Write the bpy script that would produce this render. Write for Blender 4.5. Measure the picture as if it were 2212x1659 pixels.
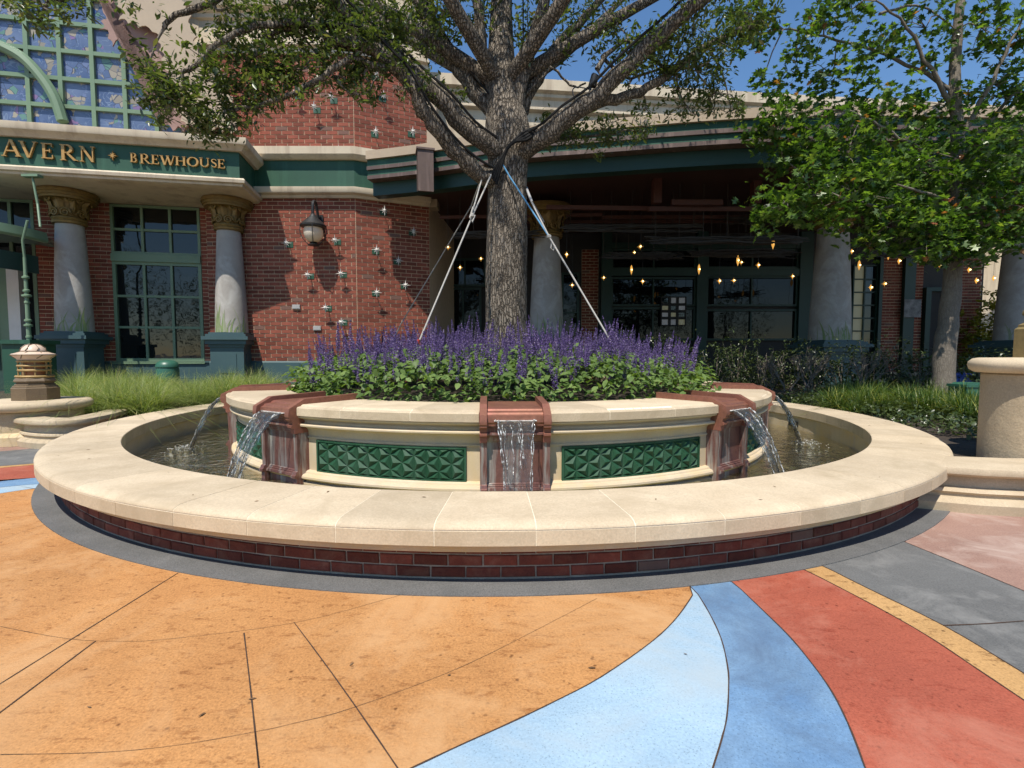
import bpy, math, random
import numpy as np
from mathutils import Vector, Matrix
for o in list(bpy.data.objects): bpy.data.objects.remove(o)
rnd = random.Random(7); NR = np.random.default_rng(11)
sc = bpy.context.scene; col = sc.collection
PI = math.pi; R_ = math.radians
# ------------------------------------------------------------------ camera, sky, sun, exposure
F = 1080.0; CAMX, CAMY, CAMH, PITCH = 0.186, -9.255, 1.45, 0.0582
cam = bpy.data.cameras.new('camera'); camo = bpy.data.objects.new('camera', cam); col.objects.link(camo)
cam.sensor_width = 36; cam.lens = 36 * F / 2212; cam.clip_end = 3000; cam.clip_start = .05
camo.location = (CAMX, CAMY, CAMH); camo.rotation_euler = (PI/2 - PITCH, 0, 0); sc.camera = camo
SUN = Vector((-.16, -.52, 1.0)).normalized()          # towards the sun
w = bpy.data.worlds.new('World'); sc.world = w; w.use_nodes = True
nt = w.node_tree; bg = nt.nodes['Background']; sky = nt.nodes.new('ShaderNodeTexSky')
sky.sky_type = 'NISHITA'; sky.sun_disc = False
sky.sun_elevation = math.asin(SUN.z); sky.sun_rotation = math.atan2(SUN.x, SUN.y)
sky.air_density = 1.0; sky.dust_density = 0; sky.ozone_density = 2.0; sky.altitude = 10
hs = nt.nodes.new('ShaderNodeHueSaturation'); hs.inputs['Saturation'].default_value = 1.15; nt.links.new(sky.outputs[0], hs.inputs['Color']); nt.links.new(hs.outputs[0], bg.inputs[0]); bg.inputs[1].default_value = .135
sl = bpy.data.lights.new('sun', 'SUN'); sl.energy = 5.0; sl.angle = R_(.53); sl.color = (1, .94, .84)
so = bpy.data.objects.new('sun', sl); col.objects.link(so); so.rotation_euler = SUN.to_track_quat('Z', 'Y').to_euler()
so.location = (0, 0, 40)
cy = sc.cycles; cy.max_bounces = 5; cy.diffuse_bounces = 2; cy.glossy_bounces = 2; cy.transmission_bounces = 2; cy.transparent_max_bounces = 8; cy.caustics_reflective = False; cy.caustics_refractive = False; cy.use_denoising = True; cy.sample_clamp_indirect = 6
vs = sc.view_settings; vs.view_transform = 'Standard'; vs.look = 'None'; vs.exposure = 0.27; vs.gamma = 1
# ------------------------------------------------------------------ survey helpers (photo measurements -> metres)
cp, sp_ = math.cos(PITCH), math.sin(PITCH)
CAM = Vector((CAMX, CAMY, CAMH))
def ray(x, y):
    a, b = (x - 1106) / F, (829.5 - y) / F
    return Vector((a, cp + b * sp_, -sp_ + b * cp))
def at_z(x, y, z): d = ray(x, y); return CAM + d * ((z - CAMH) / d.z)
def at_d(x, y, Z): d = ray(x, y); return CAM + d * (Z / d.y)
def on_plane(x, y, P, N): d = ray(x, y); return CAM + d * ((P - CAM).dot(N) / d.dot(N))
# ------------------------------------------------------------------ materials
MATS = {}
def nodes(name):
    m = bpy.data.materials.new(name); m.use_nodes = True; MATS[name] = m
    n = m.node_tree.nodes; l = m.node_tree.links; b = n['Principled BSDF']; return m, n, l, b
def ramp(n, l, src, stops):
    r = n.new('ShaderNodeValToRGB'); e = r.color_ramp.elements
    while len(e) < len(stops): e.new(.5)
    for i, (p, c) in enumerate(stops):
        e[i].position = p; e[i].color = (*c, 1) if len(c) == 3 else c
    l.new(src, r.inputs[0]); return r.outputs[0]
def mixc(n, l, fac, a, b, mode='MIX'):
    m = n.new('ShaderNodeMix'); m.data_type = 'RGBA'; m.blend_type = mode
    for s, v in ((m.inputs[0], fac), (m.inputs[6], a), (m.inputs[7], b)):
        if isinstance(v, (int, float)): s.default_value = v
        elif isinstance(v, tuple): s.default_value = (*v, 1)
        else: l.new(v, s)
    return m.outputs[2]
def tex(n, l, kind, scale, co, detail=4, rough=.6, stretch=None, dist=0):
    t = n.new('ShaderNodeTexNoise' if kind == 'n' else 'ShaderNodeTexVoronoi'); t.inputs['Scale'].default_value = scale
    if kind == 'n':
        t.inputs['Detail'].default_value = detail; t.inputs['Roughness'].default_value = rough; t.inputs['Distortion'].default_value = dist
    if stretch:
        mp = n.new('ShaderNodeMapping'); mp.inputs['Scale'].default_value = stretch; l.new(co, mp.inputs[0]); co = mp.outputs[0]
    l.new(co, t.inputs['Vector']); return t
def bumpn(n, l, h, strength, dist=.01, prev=None):
    b = n.new('ShaderNodeBump'); b.inputs['Strength'].default_value = strength; b.inputs['Distance'].default_value = dist
    l.new(h, b.inputs['Height'])
    if prev: l.new(prev, b.inputs['Normal'])
    return b.outputs[0]
def mk(name, c1, c2=None, scale=3, rough=.6, bump=.0, bscale=60, bdist=.004, metal=0, spec=.5, pits=None, pscale=9, rand=0, stretch=None, fine=.25, stain=None, streak=None, specks=None, blotch=0):
    """colour = two tones over noise (+ fine grain, pits, stains, streaks, per-piece variation)"""
    m, n, l, b = nodes(name); co = n.new('ShaderNodeTexCoord').outputs['Object']
    gp = n.new('ShaderNodeNewGeometry').outputs['Position']
    if rand: co = gp
    c2 = c2 or tuple(x * .8 for x in c1)
    t = tex(n, l, 'n', scale, co, 5, .65, stretch)
    c = ramp(n, l, t.outputs['Fac'], [(.3, c1), (.7, c2)])
    if fine:
        t2 = tex(n, l, 'n', bscale, co, 3, .7)
        g = ramp(n, l, t2.outputs['Fac'], [(.25, (1 - fine,) * 3), (.75, (1 + fine * .5,) * 3)])
        c = mixc(n, l, 1, c, g, 'MULTIPLY')
    if pits:
        t3 = tex(n, l, 'n', pscale, co, 6, .75, (1, 2.2, 1)); p = ramp(n, l, t3.outputs['Fac'], [(.54, (0,) * 3), (.66, (.9,) * 3)])
        c = mixc(n, l, p, c, mixc(n, l, 1, c, pits, 'MULTIPLY'))
        t4 = tex(n, l, 'v', pscale * 2.0, co); q = ramp(n, l, t4.outputs['Distance'], [(.08, (.9,) * 3), (.2, (0,) * 3)])
        t4b = tex(n, l, 'n', pscale * .9, co, 3, .6); q = mixc(n, l, 1, q, ramp(n, l, t4b.outputs['Fac'], [(.42, (0,) * 3), (.6, (1,) * 3)]), 'MULTIPLY')
        c = mixc(n, l, q, c, mixc(n, l, 1, c, tuple(x * .55 for x in pits), 'MULTIPLY'))
    if specks:
        ts = tex(n, l, 'v', 13, co); q = ramp(n, l, ts.outputs['Distance'], [(.02, (.9,) * 3), (.06, (0,) * 3)]); ts2 = tex(n, l, 'n', 1.7, co, 3, .6)
        q = mixc(n, l, 1, q, ramp(n, l, ts2.outputs['Fac'], [(.5, (0,) * 3), (.62, (1,) * 3)]), 'MULTIPLY'); c = mixc(n, l, q, c, specks)
    if blotch:
        tq = tex(n, l, 'n', .55, co, 5, .68, None, .5); c = mixc(n, l, 1, c, ramp(n, l, tq.outputs['Fac'], [(.3, (1 - blotch,) * 3), (.7, (1 + blotch,) * 3)]), 'MULTIPLY')
        tv = tex(n, l, 'v', 75, co); c = mixc(n, l, 1, c, ramp(n, l, tv.outputs['Distance'], [(.12, (.72,) * 3), (.3, (1.0,) * 3)]), 'MULTIPLY')
    if stain:
        t5 = tex(n, l, 'n', stain[1], co, 6, .7, None, .6); p = ramp(n, l, t5.outputs['Fac'], [(.48, (0,) * 3), (.68, (1,) * 3)])
        c = mixc(n, l, p, c, stain[0])
    if streak:
        t6 = tex(n, l, 'n', streak[1], co, 5, .7, (1, 1, .08)); p = ramp(n, l, t6.outputs['Fac'], [(.5, (0,) * 3), (.66, (1,) * 3)])
        c = mixc(n, l, p, c, streak[0])
    if rand:
        oi = n.new('ShaderNodeObjectInfo').outputs['Random']; ri = n.new('ShaderNodeNewGeometry').outputs['Random Per Island']
        a = n.new('ShaderNodeMath'); a.operation = 'ADD'; l.new(oi, a.inputs[0]); l.new(ri, a.inputs[1])
        fr = n.new('ShaderNodeMath'); fr.operation = 'FRACT'; l.new(a.outputs[0], fr.inputs[0])
        v = ramp(n, l, fr.outputs[0], [(0, (1 - rand,) * 3), (1, (1 + rand,) * 3)])
        c = mixc(n, l, 1, c, v, 'MULTIPLY')
        if rand > .3:
            d = ramp(n, l, fr.outputs[0], [(.968, (0,) * 3), (.972, (.7,) * 3)]); c = mixc(n, l, d, c, (.12, .095, .08))
    l.new(c, b.inputs['Base Color']); b.inputs['Roughness'].default_value = rough; b.inputs['Metallic'].default_value = metal
    b.inputs['Specular IOR Level'].default_value = spec
    if bump:
        tb = tex(n, l, 'n', bscale, co, 5, .7); nb = bumpn(n, l, tb.outputs['Fac'], bump, bdist)
        tb2 = tex(n, l, 'n', bscale * .12, co, 3, .6); nb = bumpn(n, l, tb2.outputs['Fac'], bump * .6, bdist * 4, nb)
        l.new(nb, b.inputs['Normal'])
    return m
mk('stone', (.59, .485, .345), (.50, .40, .275), 2.2, .74, .35, 70, .002, spec=.22, rand=.11, stain=((.42, .335, .225), 1.3), fine=.2, specks=(.32, .25, .17))
mk('stone_trim', (.62, .515, .365), (.55, .44, .30), 2.5, .72, .2, 60, .002, spec=.25, fine=.1, stain=((.58, .44, .23), 1.1), streak=((.52, .43, .31), 3))
mk('stone_pale', (.62, .53, .40), (.54, .45, .33), 1.2, .8, .15, 40, .003, spec=.2, fine=.08, streak=((.42, .34, .25), 1.5))
mk('stucco', (.50, .40, .275), (.44, .345, .225), 1.4, .85, .7, 55, .006, spec=.2, fine=.2)
mk('mortar_light', (.82, .73, .57), (.72, .63, .48), 6, .9, .2, 80, .002, spec=.1)
mk('mortar_grey', (.38, .33, .275), (.28, .245, .205), 8, .95, .5, 60, .004, spec=.1)
mk('mortar_wall', (.66, .50, .35), (.56, .42, .29), 5, .95, .2, 60, .003, spec=.1)
mk('brick_basin', (.19, .05, .033), (.12, .034, .025), 9, .8, .5, 90, .003, spec=.25, rand=.34, stain=((.20, .085, .06), 5))
mk('brick_wall', (.26, .078, .050), (.20, .060, .040), 5, .8, .3, 70, .003, spec=.2, rand=.301)
mk('orange_concrete', (.53, .265, .098), (.43, .20, .07), 1.5, .68, .6, 80, .004, spec=.25, pits=(.55, .45, .38), pscale=9, stain=((.52, .295, .135), .9), blotch=.15, fine=.36)
mk('yellow_concrete', (.56, .335, .14), (.46, .26, .10), 1.5, .66, .5, 80, .003, spec=.25, pits=(.42, .36, .32), pscale=9, blotch=.12, fine=.3)
mk('red_concrete', (.41, .108, .062), (.33, .083, .05), 1.5, .62, .5, 80, .003, spec=.3, pits=(.76, .62, .58), pscale=9, stain=((.43, .165, .11), 1.1), blotch=.13, fine=.28)
mk('blue_concrete', (.105, .205, .36), (.20, .32, .455), 1.9, .6, .4, 80, .003, spec=.3, stain=((.095, .15, .235), 1.3), blotch=.2, fine=.22)
mk('light_blue_concrete', (.27, .40, .52), (.35, .475, .57), 1.7, .6, .4, 80, .003, spec=.3, stain=((.36, .43, .47), 1.1), blotch=.12, fine=.2)
mk('grey_concrete', (.165, .165, .16), (.125, .125, .122), 1.3, .68, .5, 100, .003, spec=.3, fine=.35, stain=((.20, .197, .188), 3.2), blotch=.12)
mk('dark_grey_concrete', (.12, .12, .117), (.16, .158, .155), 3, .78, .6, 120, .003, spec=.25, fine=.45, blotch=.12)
mk('pink_concrete', (.36, .225, .175), (.29, .175, .14), 1.6, .66, .4, 80, .003, spec=.25, stain=((.42, .31, .26), 2.2), blotch=.14, fine=.28)
mk('joint', (.07, .035, .02), (.05, .03, .02), 8, .9)
mk('plaza', (.26, .235, .205), (.21, .19, .165), .4, .8, .2, 20, .003)
mk('soil', (.055, .04, .028), (.035, .025, .018), 6, .95, .8, 30, .02)
mk('copper', (.31, .135, .085), (.20, .082, .055), 4, .55, .25, 25, .003, metal=.45, stain=((.30, .115, .085), 3))
mk('copper_wet', (.255, .125, .105), (.165, .075, .066), 5, .3, .35, 30, .003, metal=.3, streak=((.40, .40, .37), 7), stain=((.20, .09, .065), 4))
mk('green_tile', (.017, .076, .036), (.013, .060, .028), 5, .58, .2, 60, .001, spec=.3, stain=((.03, .09, .05), 4), streak=((.05, .10, .065), 6))
mk('green_paint', (.014, .074, .041), (.011, .060, .033), 1.2, .6, .1, 40, .001, fine=.1, streak=((.024, .095, .056), 2))
mk('dark_green_paint', (.010, .045, .033), (.008, .036, .027), 1.2, .5, fine=.1)
mk('sage_paint', (.16, .245, .15), (.135, .21, .13), 1.5, .5, .05, 50, .001, fine=.06)
mk('teal_paint', (.050, .098, .105), (.040, .082, .09), 1.5, .55, .12, 60, .001, fine=.1)
mk('brown_metal', (.115, .075, .06), (.085, .054, .045), 2, .55, fine=.1, streak=((.19, .13, .11), 3))
mk('tan_metal', (.42, .325, .225), (.36, .275, .19), 1.2, .6, fine=.06)
mk('pink_metal', (.34, .20, .16), (.28, .165, .135), 2, .55)
mk('gold', (.40, .27, .10), (.32, .205, .075), 6, .6, .1, 40, .002, metal=.15)
mk('gold_paint', (.50, .29, .09), (.44, .25, .075), 3, .45, metal=.25)
mk('old_gold', (.27, .175, .05), (.17, .105, .032), 7, .5, .4, 40, .004, metal=.25)
mk('olive_gold', (.26, .195, .085), (.215, .16, .068), 5, .55, .1, 40, .002, metal=.1)
mk('bronze_brown', (.165, .115, .065), (.13, .09, .05), 5, .5, .15, 60, .002)
mk('column_grey', (.40, .37, .335), (.30, .277, .25), 1.3, .75, .2, 50, .002, fine=.08, stain=((.45, .43, .40), 1.4))
mk('painted_leaf', (.16, .24, .09), (.27, .32, .14), 3, .8)
mk('painted_leaf_pale', (.33, .34, .24), (.28, .31, .19), 3, .8)
mk('white_paint', (.74, .72, .68), (.66, .64, .60), 2, .5, fine=.04)
mk('black_metal', (.022, .022, .022), (.03, .028, .026), 6, .42, spec=.5)
mk('black_rubber', (.012, .012, .012), (.018, .017, .016), 6, .8, spec=.15)
mk('grey_box', (.42, .41, .40), (.36, .35, .34), 4, .5)
mk('rope', (.46, .44, .40), (.36, .34, .31), 40, .8)
mk('rope_blue', (.10, .30, .50), (.08, .24, .42), 40, .7)
mk('red_tag', (.5, .05, .03), (.4, .04, .03), 20, .6)
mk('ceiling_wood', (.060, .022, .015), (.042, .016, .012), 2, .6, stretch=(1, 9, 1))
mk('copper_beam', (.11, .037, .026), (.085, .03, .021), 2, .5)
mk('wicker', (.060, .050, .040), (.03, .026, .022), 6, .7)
mk('wood_floor', (.12, .10, .085), (.10, .085, .07), 2, .6)
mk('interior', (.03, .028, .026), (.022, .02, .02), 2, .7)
mk('twig', (.22, .185, .15), (.15, .12, .095), 14, .85)
mk('utility_green', (.035, .13, .085), (.03, .105, .07), 3, .4)
mk('blue_plastic', (.03, .08, .38), (.025, .06, .28), 3, .4)
mk('poster', (.32, .31, .30), (.05, .05, .05), 3.2, .6)
def bark(name, c1, c2, c3, sc_, depth):
    m, n, l, b = nodes(name); co = n.new('ShaderNodeTexCoord').outputs['Object']
    nz = tex(n, l, 'n', sc_ * .5, co, 4, .6)
    mp = n.new('ShaderNodeMapping'); mp.inputs['Scale'].default_value = (1, 1, .24); l.new(co, mp.inputs[0])
    ad = n.new('ShaderNodeMixRGB'); ad.inputs[0].default_value = .06; l.new(mp.outputs[0], ad.inputs[1]); l.new(nz.outputs['Color'], ad.inputs[2])
    v = n.new('ShaderNodeTexVoronoi'); v.feature = 'DISTANCE_TO_EDGE'; v.inputs['Scale'].default_value = sc_; l.new(ad.outputs[0], v.inputs['Vector'])
    f = tex(n, l, 'n', sc_ * 3, mp.outputs[0], 5, .75)
    h = n.new('ShaderNodeMath'); h.operation = 'MULTIPLY_ADD'; l.new(f.outputs['Fac'], h.inputs[0]); h.inputs[1].default_value = .25
    sm = ramp(n, l, v.outputs['Distance'], [(0, (0,) * 3), (.22, (1,) * 3)]); l.new(sm, h.inputs[2])
    c = ramp(n, l, h.outputs[0], [(.1, c3), (.45, c2), (1.0, c1)])
    t5 = tex(n, l, 'n', 1.5, co, 5, .7); p = ramp(n, l, t5.outputs['Fac'], [(.5, (0,) * 3), (.7, (.6,) * 3)])
    c = mixc(n, l, p, c, tuple(x * 1.25 for x in c1))
    l.new(c, b.inputs['Base Color']); b.inputs['Roughness'].default_value = .9; b.inputs['Specular IOR Level'].default_value = .15
    l.new(bumpn(n, l, h.outputs[0], 1.0, depth), b.inputs['Normal']); return m
bark('oak_bark', (.25, .21, .165), (.14, .115, .088), (.03, .025, .02), 25, .03)
bark('maple_bark', (.20, .172, .14), (.165, .142, .115), (.135, .115, .092), 30, .004)
def leafmat(name, stops, trans=.35, rough=.42, spec=.5, sat=None):
    m, n, l, b = nodes(name); ri = n.new('ShaderNodeNewGeometry').outputs['Random Per Island']
    c = ramp(n, l, ri, stops); l.new(c, b.inputs['Base Color']); b.inputs['Roughness'].default_value = rough; b.inputs['Specular IOR Level'].default_value = spec
    if trans:
        t = n.new('ShaderNodeBsdfTranslucent'); l.new(mixc(n, l, 1, c, (1.6, 1.7, .6), 'MULTIPLY'), t.inputs[0])
        ms = n.new('ShaderNodeMixShader'); ms.inputs[0].default_value = trans
        l.new(b.outputs[0], ms.inputs[1]); l.new(t.outputs[0], ms.inputs[2]); l.new(ms.outputs[0], n['Material Output'].inputs[0])
    return m
leafmat('oak_leaf', [(0, (.04, .062, .02)), (.55, (.08, .115, .036)), (.9, (.14, .175, .06)), (1, (.20, .18, .085))], .35, .32, .6)
leafmat('maple_leaf', [(0, (.04, .085, .016)), (.5, (.083, .158, .03)), (.86, (.145, .235, .045)), (.98, (.20, .28, .06)), (.987, (.28, .15, .04)), (1, (.32, .11, .06))], .45, .33, .55)
leafmat('salvia_leaf', [(0, (.065, .115, .03)), (.6, (.13, .205, .055)), (1, (.20, .285, .088))], .35, .5, .3)
leafmat('salvia_flower', [(0, (.045, .03, .095)), (.5, (.10, .064, .21)), (.85, (.17, .12, .30)), (1, (.30, .24, .40))], .2, .7, .2)
leafmat('salvia_stem', [(0, (.06, .05, .08)), (1, (.12, .12, .07))], 0, .7, .2)
leafmat('grass_blade', [(0, (.12, .17, .045)), (.6, (.23, .29, .095)), (.9, (.34, .36, .15)), (1, (.46, .40, .22))], .35, .5, .3)
leafmat('liriope_blade', [(0, (.035, .075, .015)), (.6, (.07, .125, .025)), (.85, (.16, .20, .04)), (1, (.30, .29, .07))], .25, .4, .4)
leafmat('shrub_leaf', [(0, (.025, .042, .014)), (.6, (.055, .08, .026)), (1, (.11, .14, .05))], .2, .35, .55)
leafmat('yellow_leaf', [(0, (.16, .17, .02)), (1, (.30, .27, .04))], .3, .5, .3)
leafmat('far_leaf', [(0, (.02, .045, .012)), (1, (.07, .12, .03))], .2, .5, .3)
leafmat('dry_leaf', [(0, (.10, .055, .03)), (1, (.22, .13, .07))], 0, .8, .1)
leafmat('plume', [(0, (.42, .33, .22)), (1, (.55, .45, .33))], .3, .8, .1)
def glassy(name, base, rough=.03, ior=1.5, tint=None):
    m, n, l, b = nodes(name); b.inputs['Base Color'].default_value = (*base, 1); b.inputs['Roughness'].default_value = rough
    b.inputs['IOR'].default_value = ior; b.inputs['Specular IOR Level'].default_value = .5
    co = n.new('ShaderNodeTexCoord').outputs['Object']; t = tex(n, l, 'n', 1.3, co, 2, .5); l.new(bumpn(n, l, t.outputs['Fac'], .12, .03), b.inputs['Normal'])
    return m
glassy('dark_glass', (.006, .008, .009), .02, 1.5)
glassy('porch_glass', (.005, .006, .007), .02, 1.5); MATS['porch_glass'].node_tree.nodes['Principled BSDF'].inputs['Specular IOR Level'].default_value = .25
glassy('glass_canopy', (.10, .16, .14), .05)
def stained():
    m, n, l, b = nodes('stained_glass'); co = n.new('ShaderNodeTexCoord').outputs['Object']
    nz = tex(n, l, 'n', 1.1, co, 3, .6); ad = n.new('ShaderNodeMixRGB'); ad.inputs[0].default_value = .35; l.new(co, ad.inputs[1]); l.new(nz.outputs['Color'], ad.inputs[2])
    ad.inputs[0].default_value = .22
    v = n.new('ShaderNodeTexVoronoi'); v.inputs['Scale'].default_value = 5.5; l.new(ad.outputs[0], v.inputs['Vector'])
    s = n.new('ShaderNodeSeparateColor'); l.new(v.outputs['Color'], s.inputs[0])
    big = tex(n, l, 'n', 1.6, co, 3, .6, None, 1.2); gate = ramp(n, l, big.outputs['Fac'], [(.50, (0,) * 3), (.52, (1,) * 3)])
    pal = ramp(n, l, s.outputs[0], [(0, (.10, .14, .25)), (.22, (.34, .30, .23)), (.5, (.27, .24, .19)), (.6, (.13, .24, .20)), (.72, (.15, .19, .32)), (.9, (.22, .15, .29)), (.95, (.06, .11, .28))])
    pal.node.color_ramp.interpolation = 'CONSTANT'
    e = n.new('ShaderNodeTexVoronoi'); e.feature = 'DISTANCE_TO_EDGE'; e.inputs['Scale'].default_value = 5.5; l.new(ad.outputs[0], e.inputs['Vector'])
    lead = ramp(n, l, e.outputs['Distance'], [(.01, (0,) * 3), (.05, (1,) * 3)])
    sw = tex(n, l, 'n', 1.3, co, 2, .5, None, 2.5); swl = ramp(n, l, sw.outputs['Fac'], [(.47, (0,) * 3), (.485, (1,) * 3), (.50, (0,) * 3)]); sky_ = tex(n, l, 'n', .8, co, 3, .6)
    blue = mixc(n, l, swl, ramp(n, l, sky_.outputs['Fac'], [(.35, (.075, .11, .21)), (.65, (.14, .185, .30))]), (.20, .26, .37))
    c = mixc(n, l, gate, blue, mixc(n, l, lead, (.06, .07, .10), pal))
    l.new(c, b.inputs['Base Color']); b.inputs['Roughness'].default_value = .1; b.inputs['Specular IOR Level'].default_value = .6
stained()
def watermat(name, tint, bs, bd, foam=0, stretch=None, refl=1.0, ior=1.38):
    m, n, l, b = nodes(name); n.remove(b); co = n.new('ShaderNodeTexCoord').outputs['Object']
    t = tex(n, l, 'n', bs, co, 4, .6, stretch, .8); t2 = tex(n, l, 'n', bs * 3.1, co, 3, .6, stretch)
    nb = bumpn(n, l, t.outputs['Fac'], 1, bd); nb = bumpn(n, l, t2.outputs['Fac'], .8, bd * .35, nb)
    fr = n.new('ShaderNodeFresnel'); fr.inputs[0].default_value = ior; l.new(nb, fr.inputs[1])
    tr = n.new('ShaderNodeBsdfTransparent'); tr.inputs[0].default_value = (*tint, 1)
    gl = n.new('ShaderNodeBsdfGlossy'); gl.inputs['Roughness'].default_value = .03; l.new(nb, gl.inputs['Normal']); gl.inputs[0].default_value = (refl, refl * .96, refl * .86, 1)
    ms = n.new('ShaderNodeMixShader'); l.new(fr.outputs[0], ms.inputs[0]); l.new(tr.outputs[0], ms.inputs[1]); l.new(gl.outputs[0], ms.inputs[2]); out = ms.outputs[0]
    if foam:
        df = n.new('ShaderNodeBsdfDiffuse'); df.inputs[0].default_value = (.8, .81, .8, 1)
        t3 = tex(n, l, 'n', bs * 2.2, co, 5, .75, stretch); p = ramp(n, l, t3.outputs['Fac'], [(foam, (.02,) * 3), (foam + .13, (.75,) * 3)])
        m2 = n.new('ShaderNodeMixShader'); l.new(p, m2.inputs[0]); l.new(out, m2.inputs[1]); l.new(df.outputs[0], m2.inputs[2]); out = m2.outputs[0]
    l.new(out, n['Material Output'].inputs[0]); return m
watermat('pool_water', (.90, .93, .76), 4.5, .05, 0, None, 1.0, 1.22)
watermat('falling_water', (.97, .975, .975), 16, .03, .63, (1, 1, .22), .5, 1.22)
watermat('splash', (.95, .96, .96), 14, .05, .47)
m, n, l, b = nodes('basin_floor'); co = n.new('ShaderNodeTexCoord').outputs['Object']
v = tex(n, l, 'n', 3.2, co, 6, .7, None, 1.5); c = ramp(n, l, v.outputs['Fac'], [(.3, (.16, .16, .085)), (.4, (.36, .34, .19)), (.5, (.60, .57, .38)), (.58, (.50, .31, .11)), (.68, (.76, .75, .60))]); l.new(c, b.inputs['Base Color'])
m, n, l, b = nodes('warm_lamp'); b.inputs['Base Color'].default_value = (.35, .17, .04, 1); b.inputs['Emission Color'].default_value = (1, .50, .10, 1); b.inputs['Emission Strength'].default_value = .7
m, n, l, b = nodes('lamp_core'); b.inputs['Emission Color'].default_value = (1, .72, .28, 1); b.inputs['Emission Strength'].default_value = 6
m, n, l, b = nodes('frosted_globe'); b.inputs['Base Color'].default_value = (.56, .50, .42, 1); b.inputs['Roughness'].default_value = .35; b.inputs['Emission Color'].default_value = (1, .6, .25, 1); b.inputs['Emission Strength'].default_value = .06
m, n, l, b = nodes('lamp_cream'); b.inputs['Base Color'].default_value = (.66, .50, .38, 1); b.inputs['Roughness'].default_value = .3
m, n, l, b = nodes('lamp_amber'); b.inputs['Base Color'].default_value = (.30, .10, .03, 1); b.inputs['Roughness'].default_value = .3
m, n, l, b = nodes('daylight_glow_yellow'); b.inputs['Base Color'].default_value = (.3, .3, .22, 1); b.inputs['Emission Color'].default_value = (.75, .72, .45, 1); b.inputs['Emission Strength'].default_value = .07  # yellowish emission stands in for daylight seen through the porch windows
m, n, l, b = nodes('daylight_glow_pale'); b.inputs['Base Color'].default_value = (.25, .25, .25, 1); b.inputs['Emission Color'].default_value = (.85, .92, 1, 1); b.inputs['Emission Strength'].default_value = .05  # pale emission imitates outdoor light showing through a far window
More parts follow.
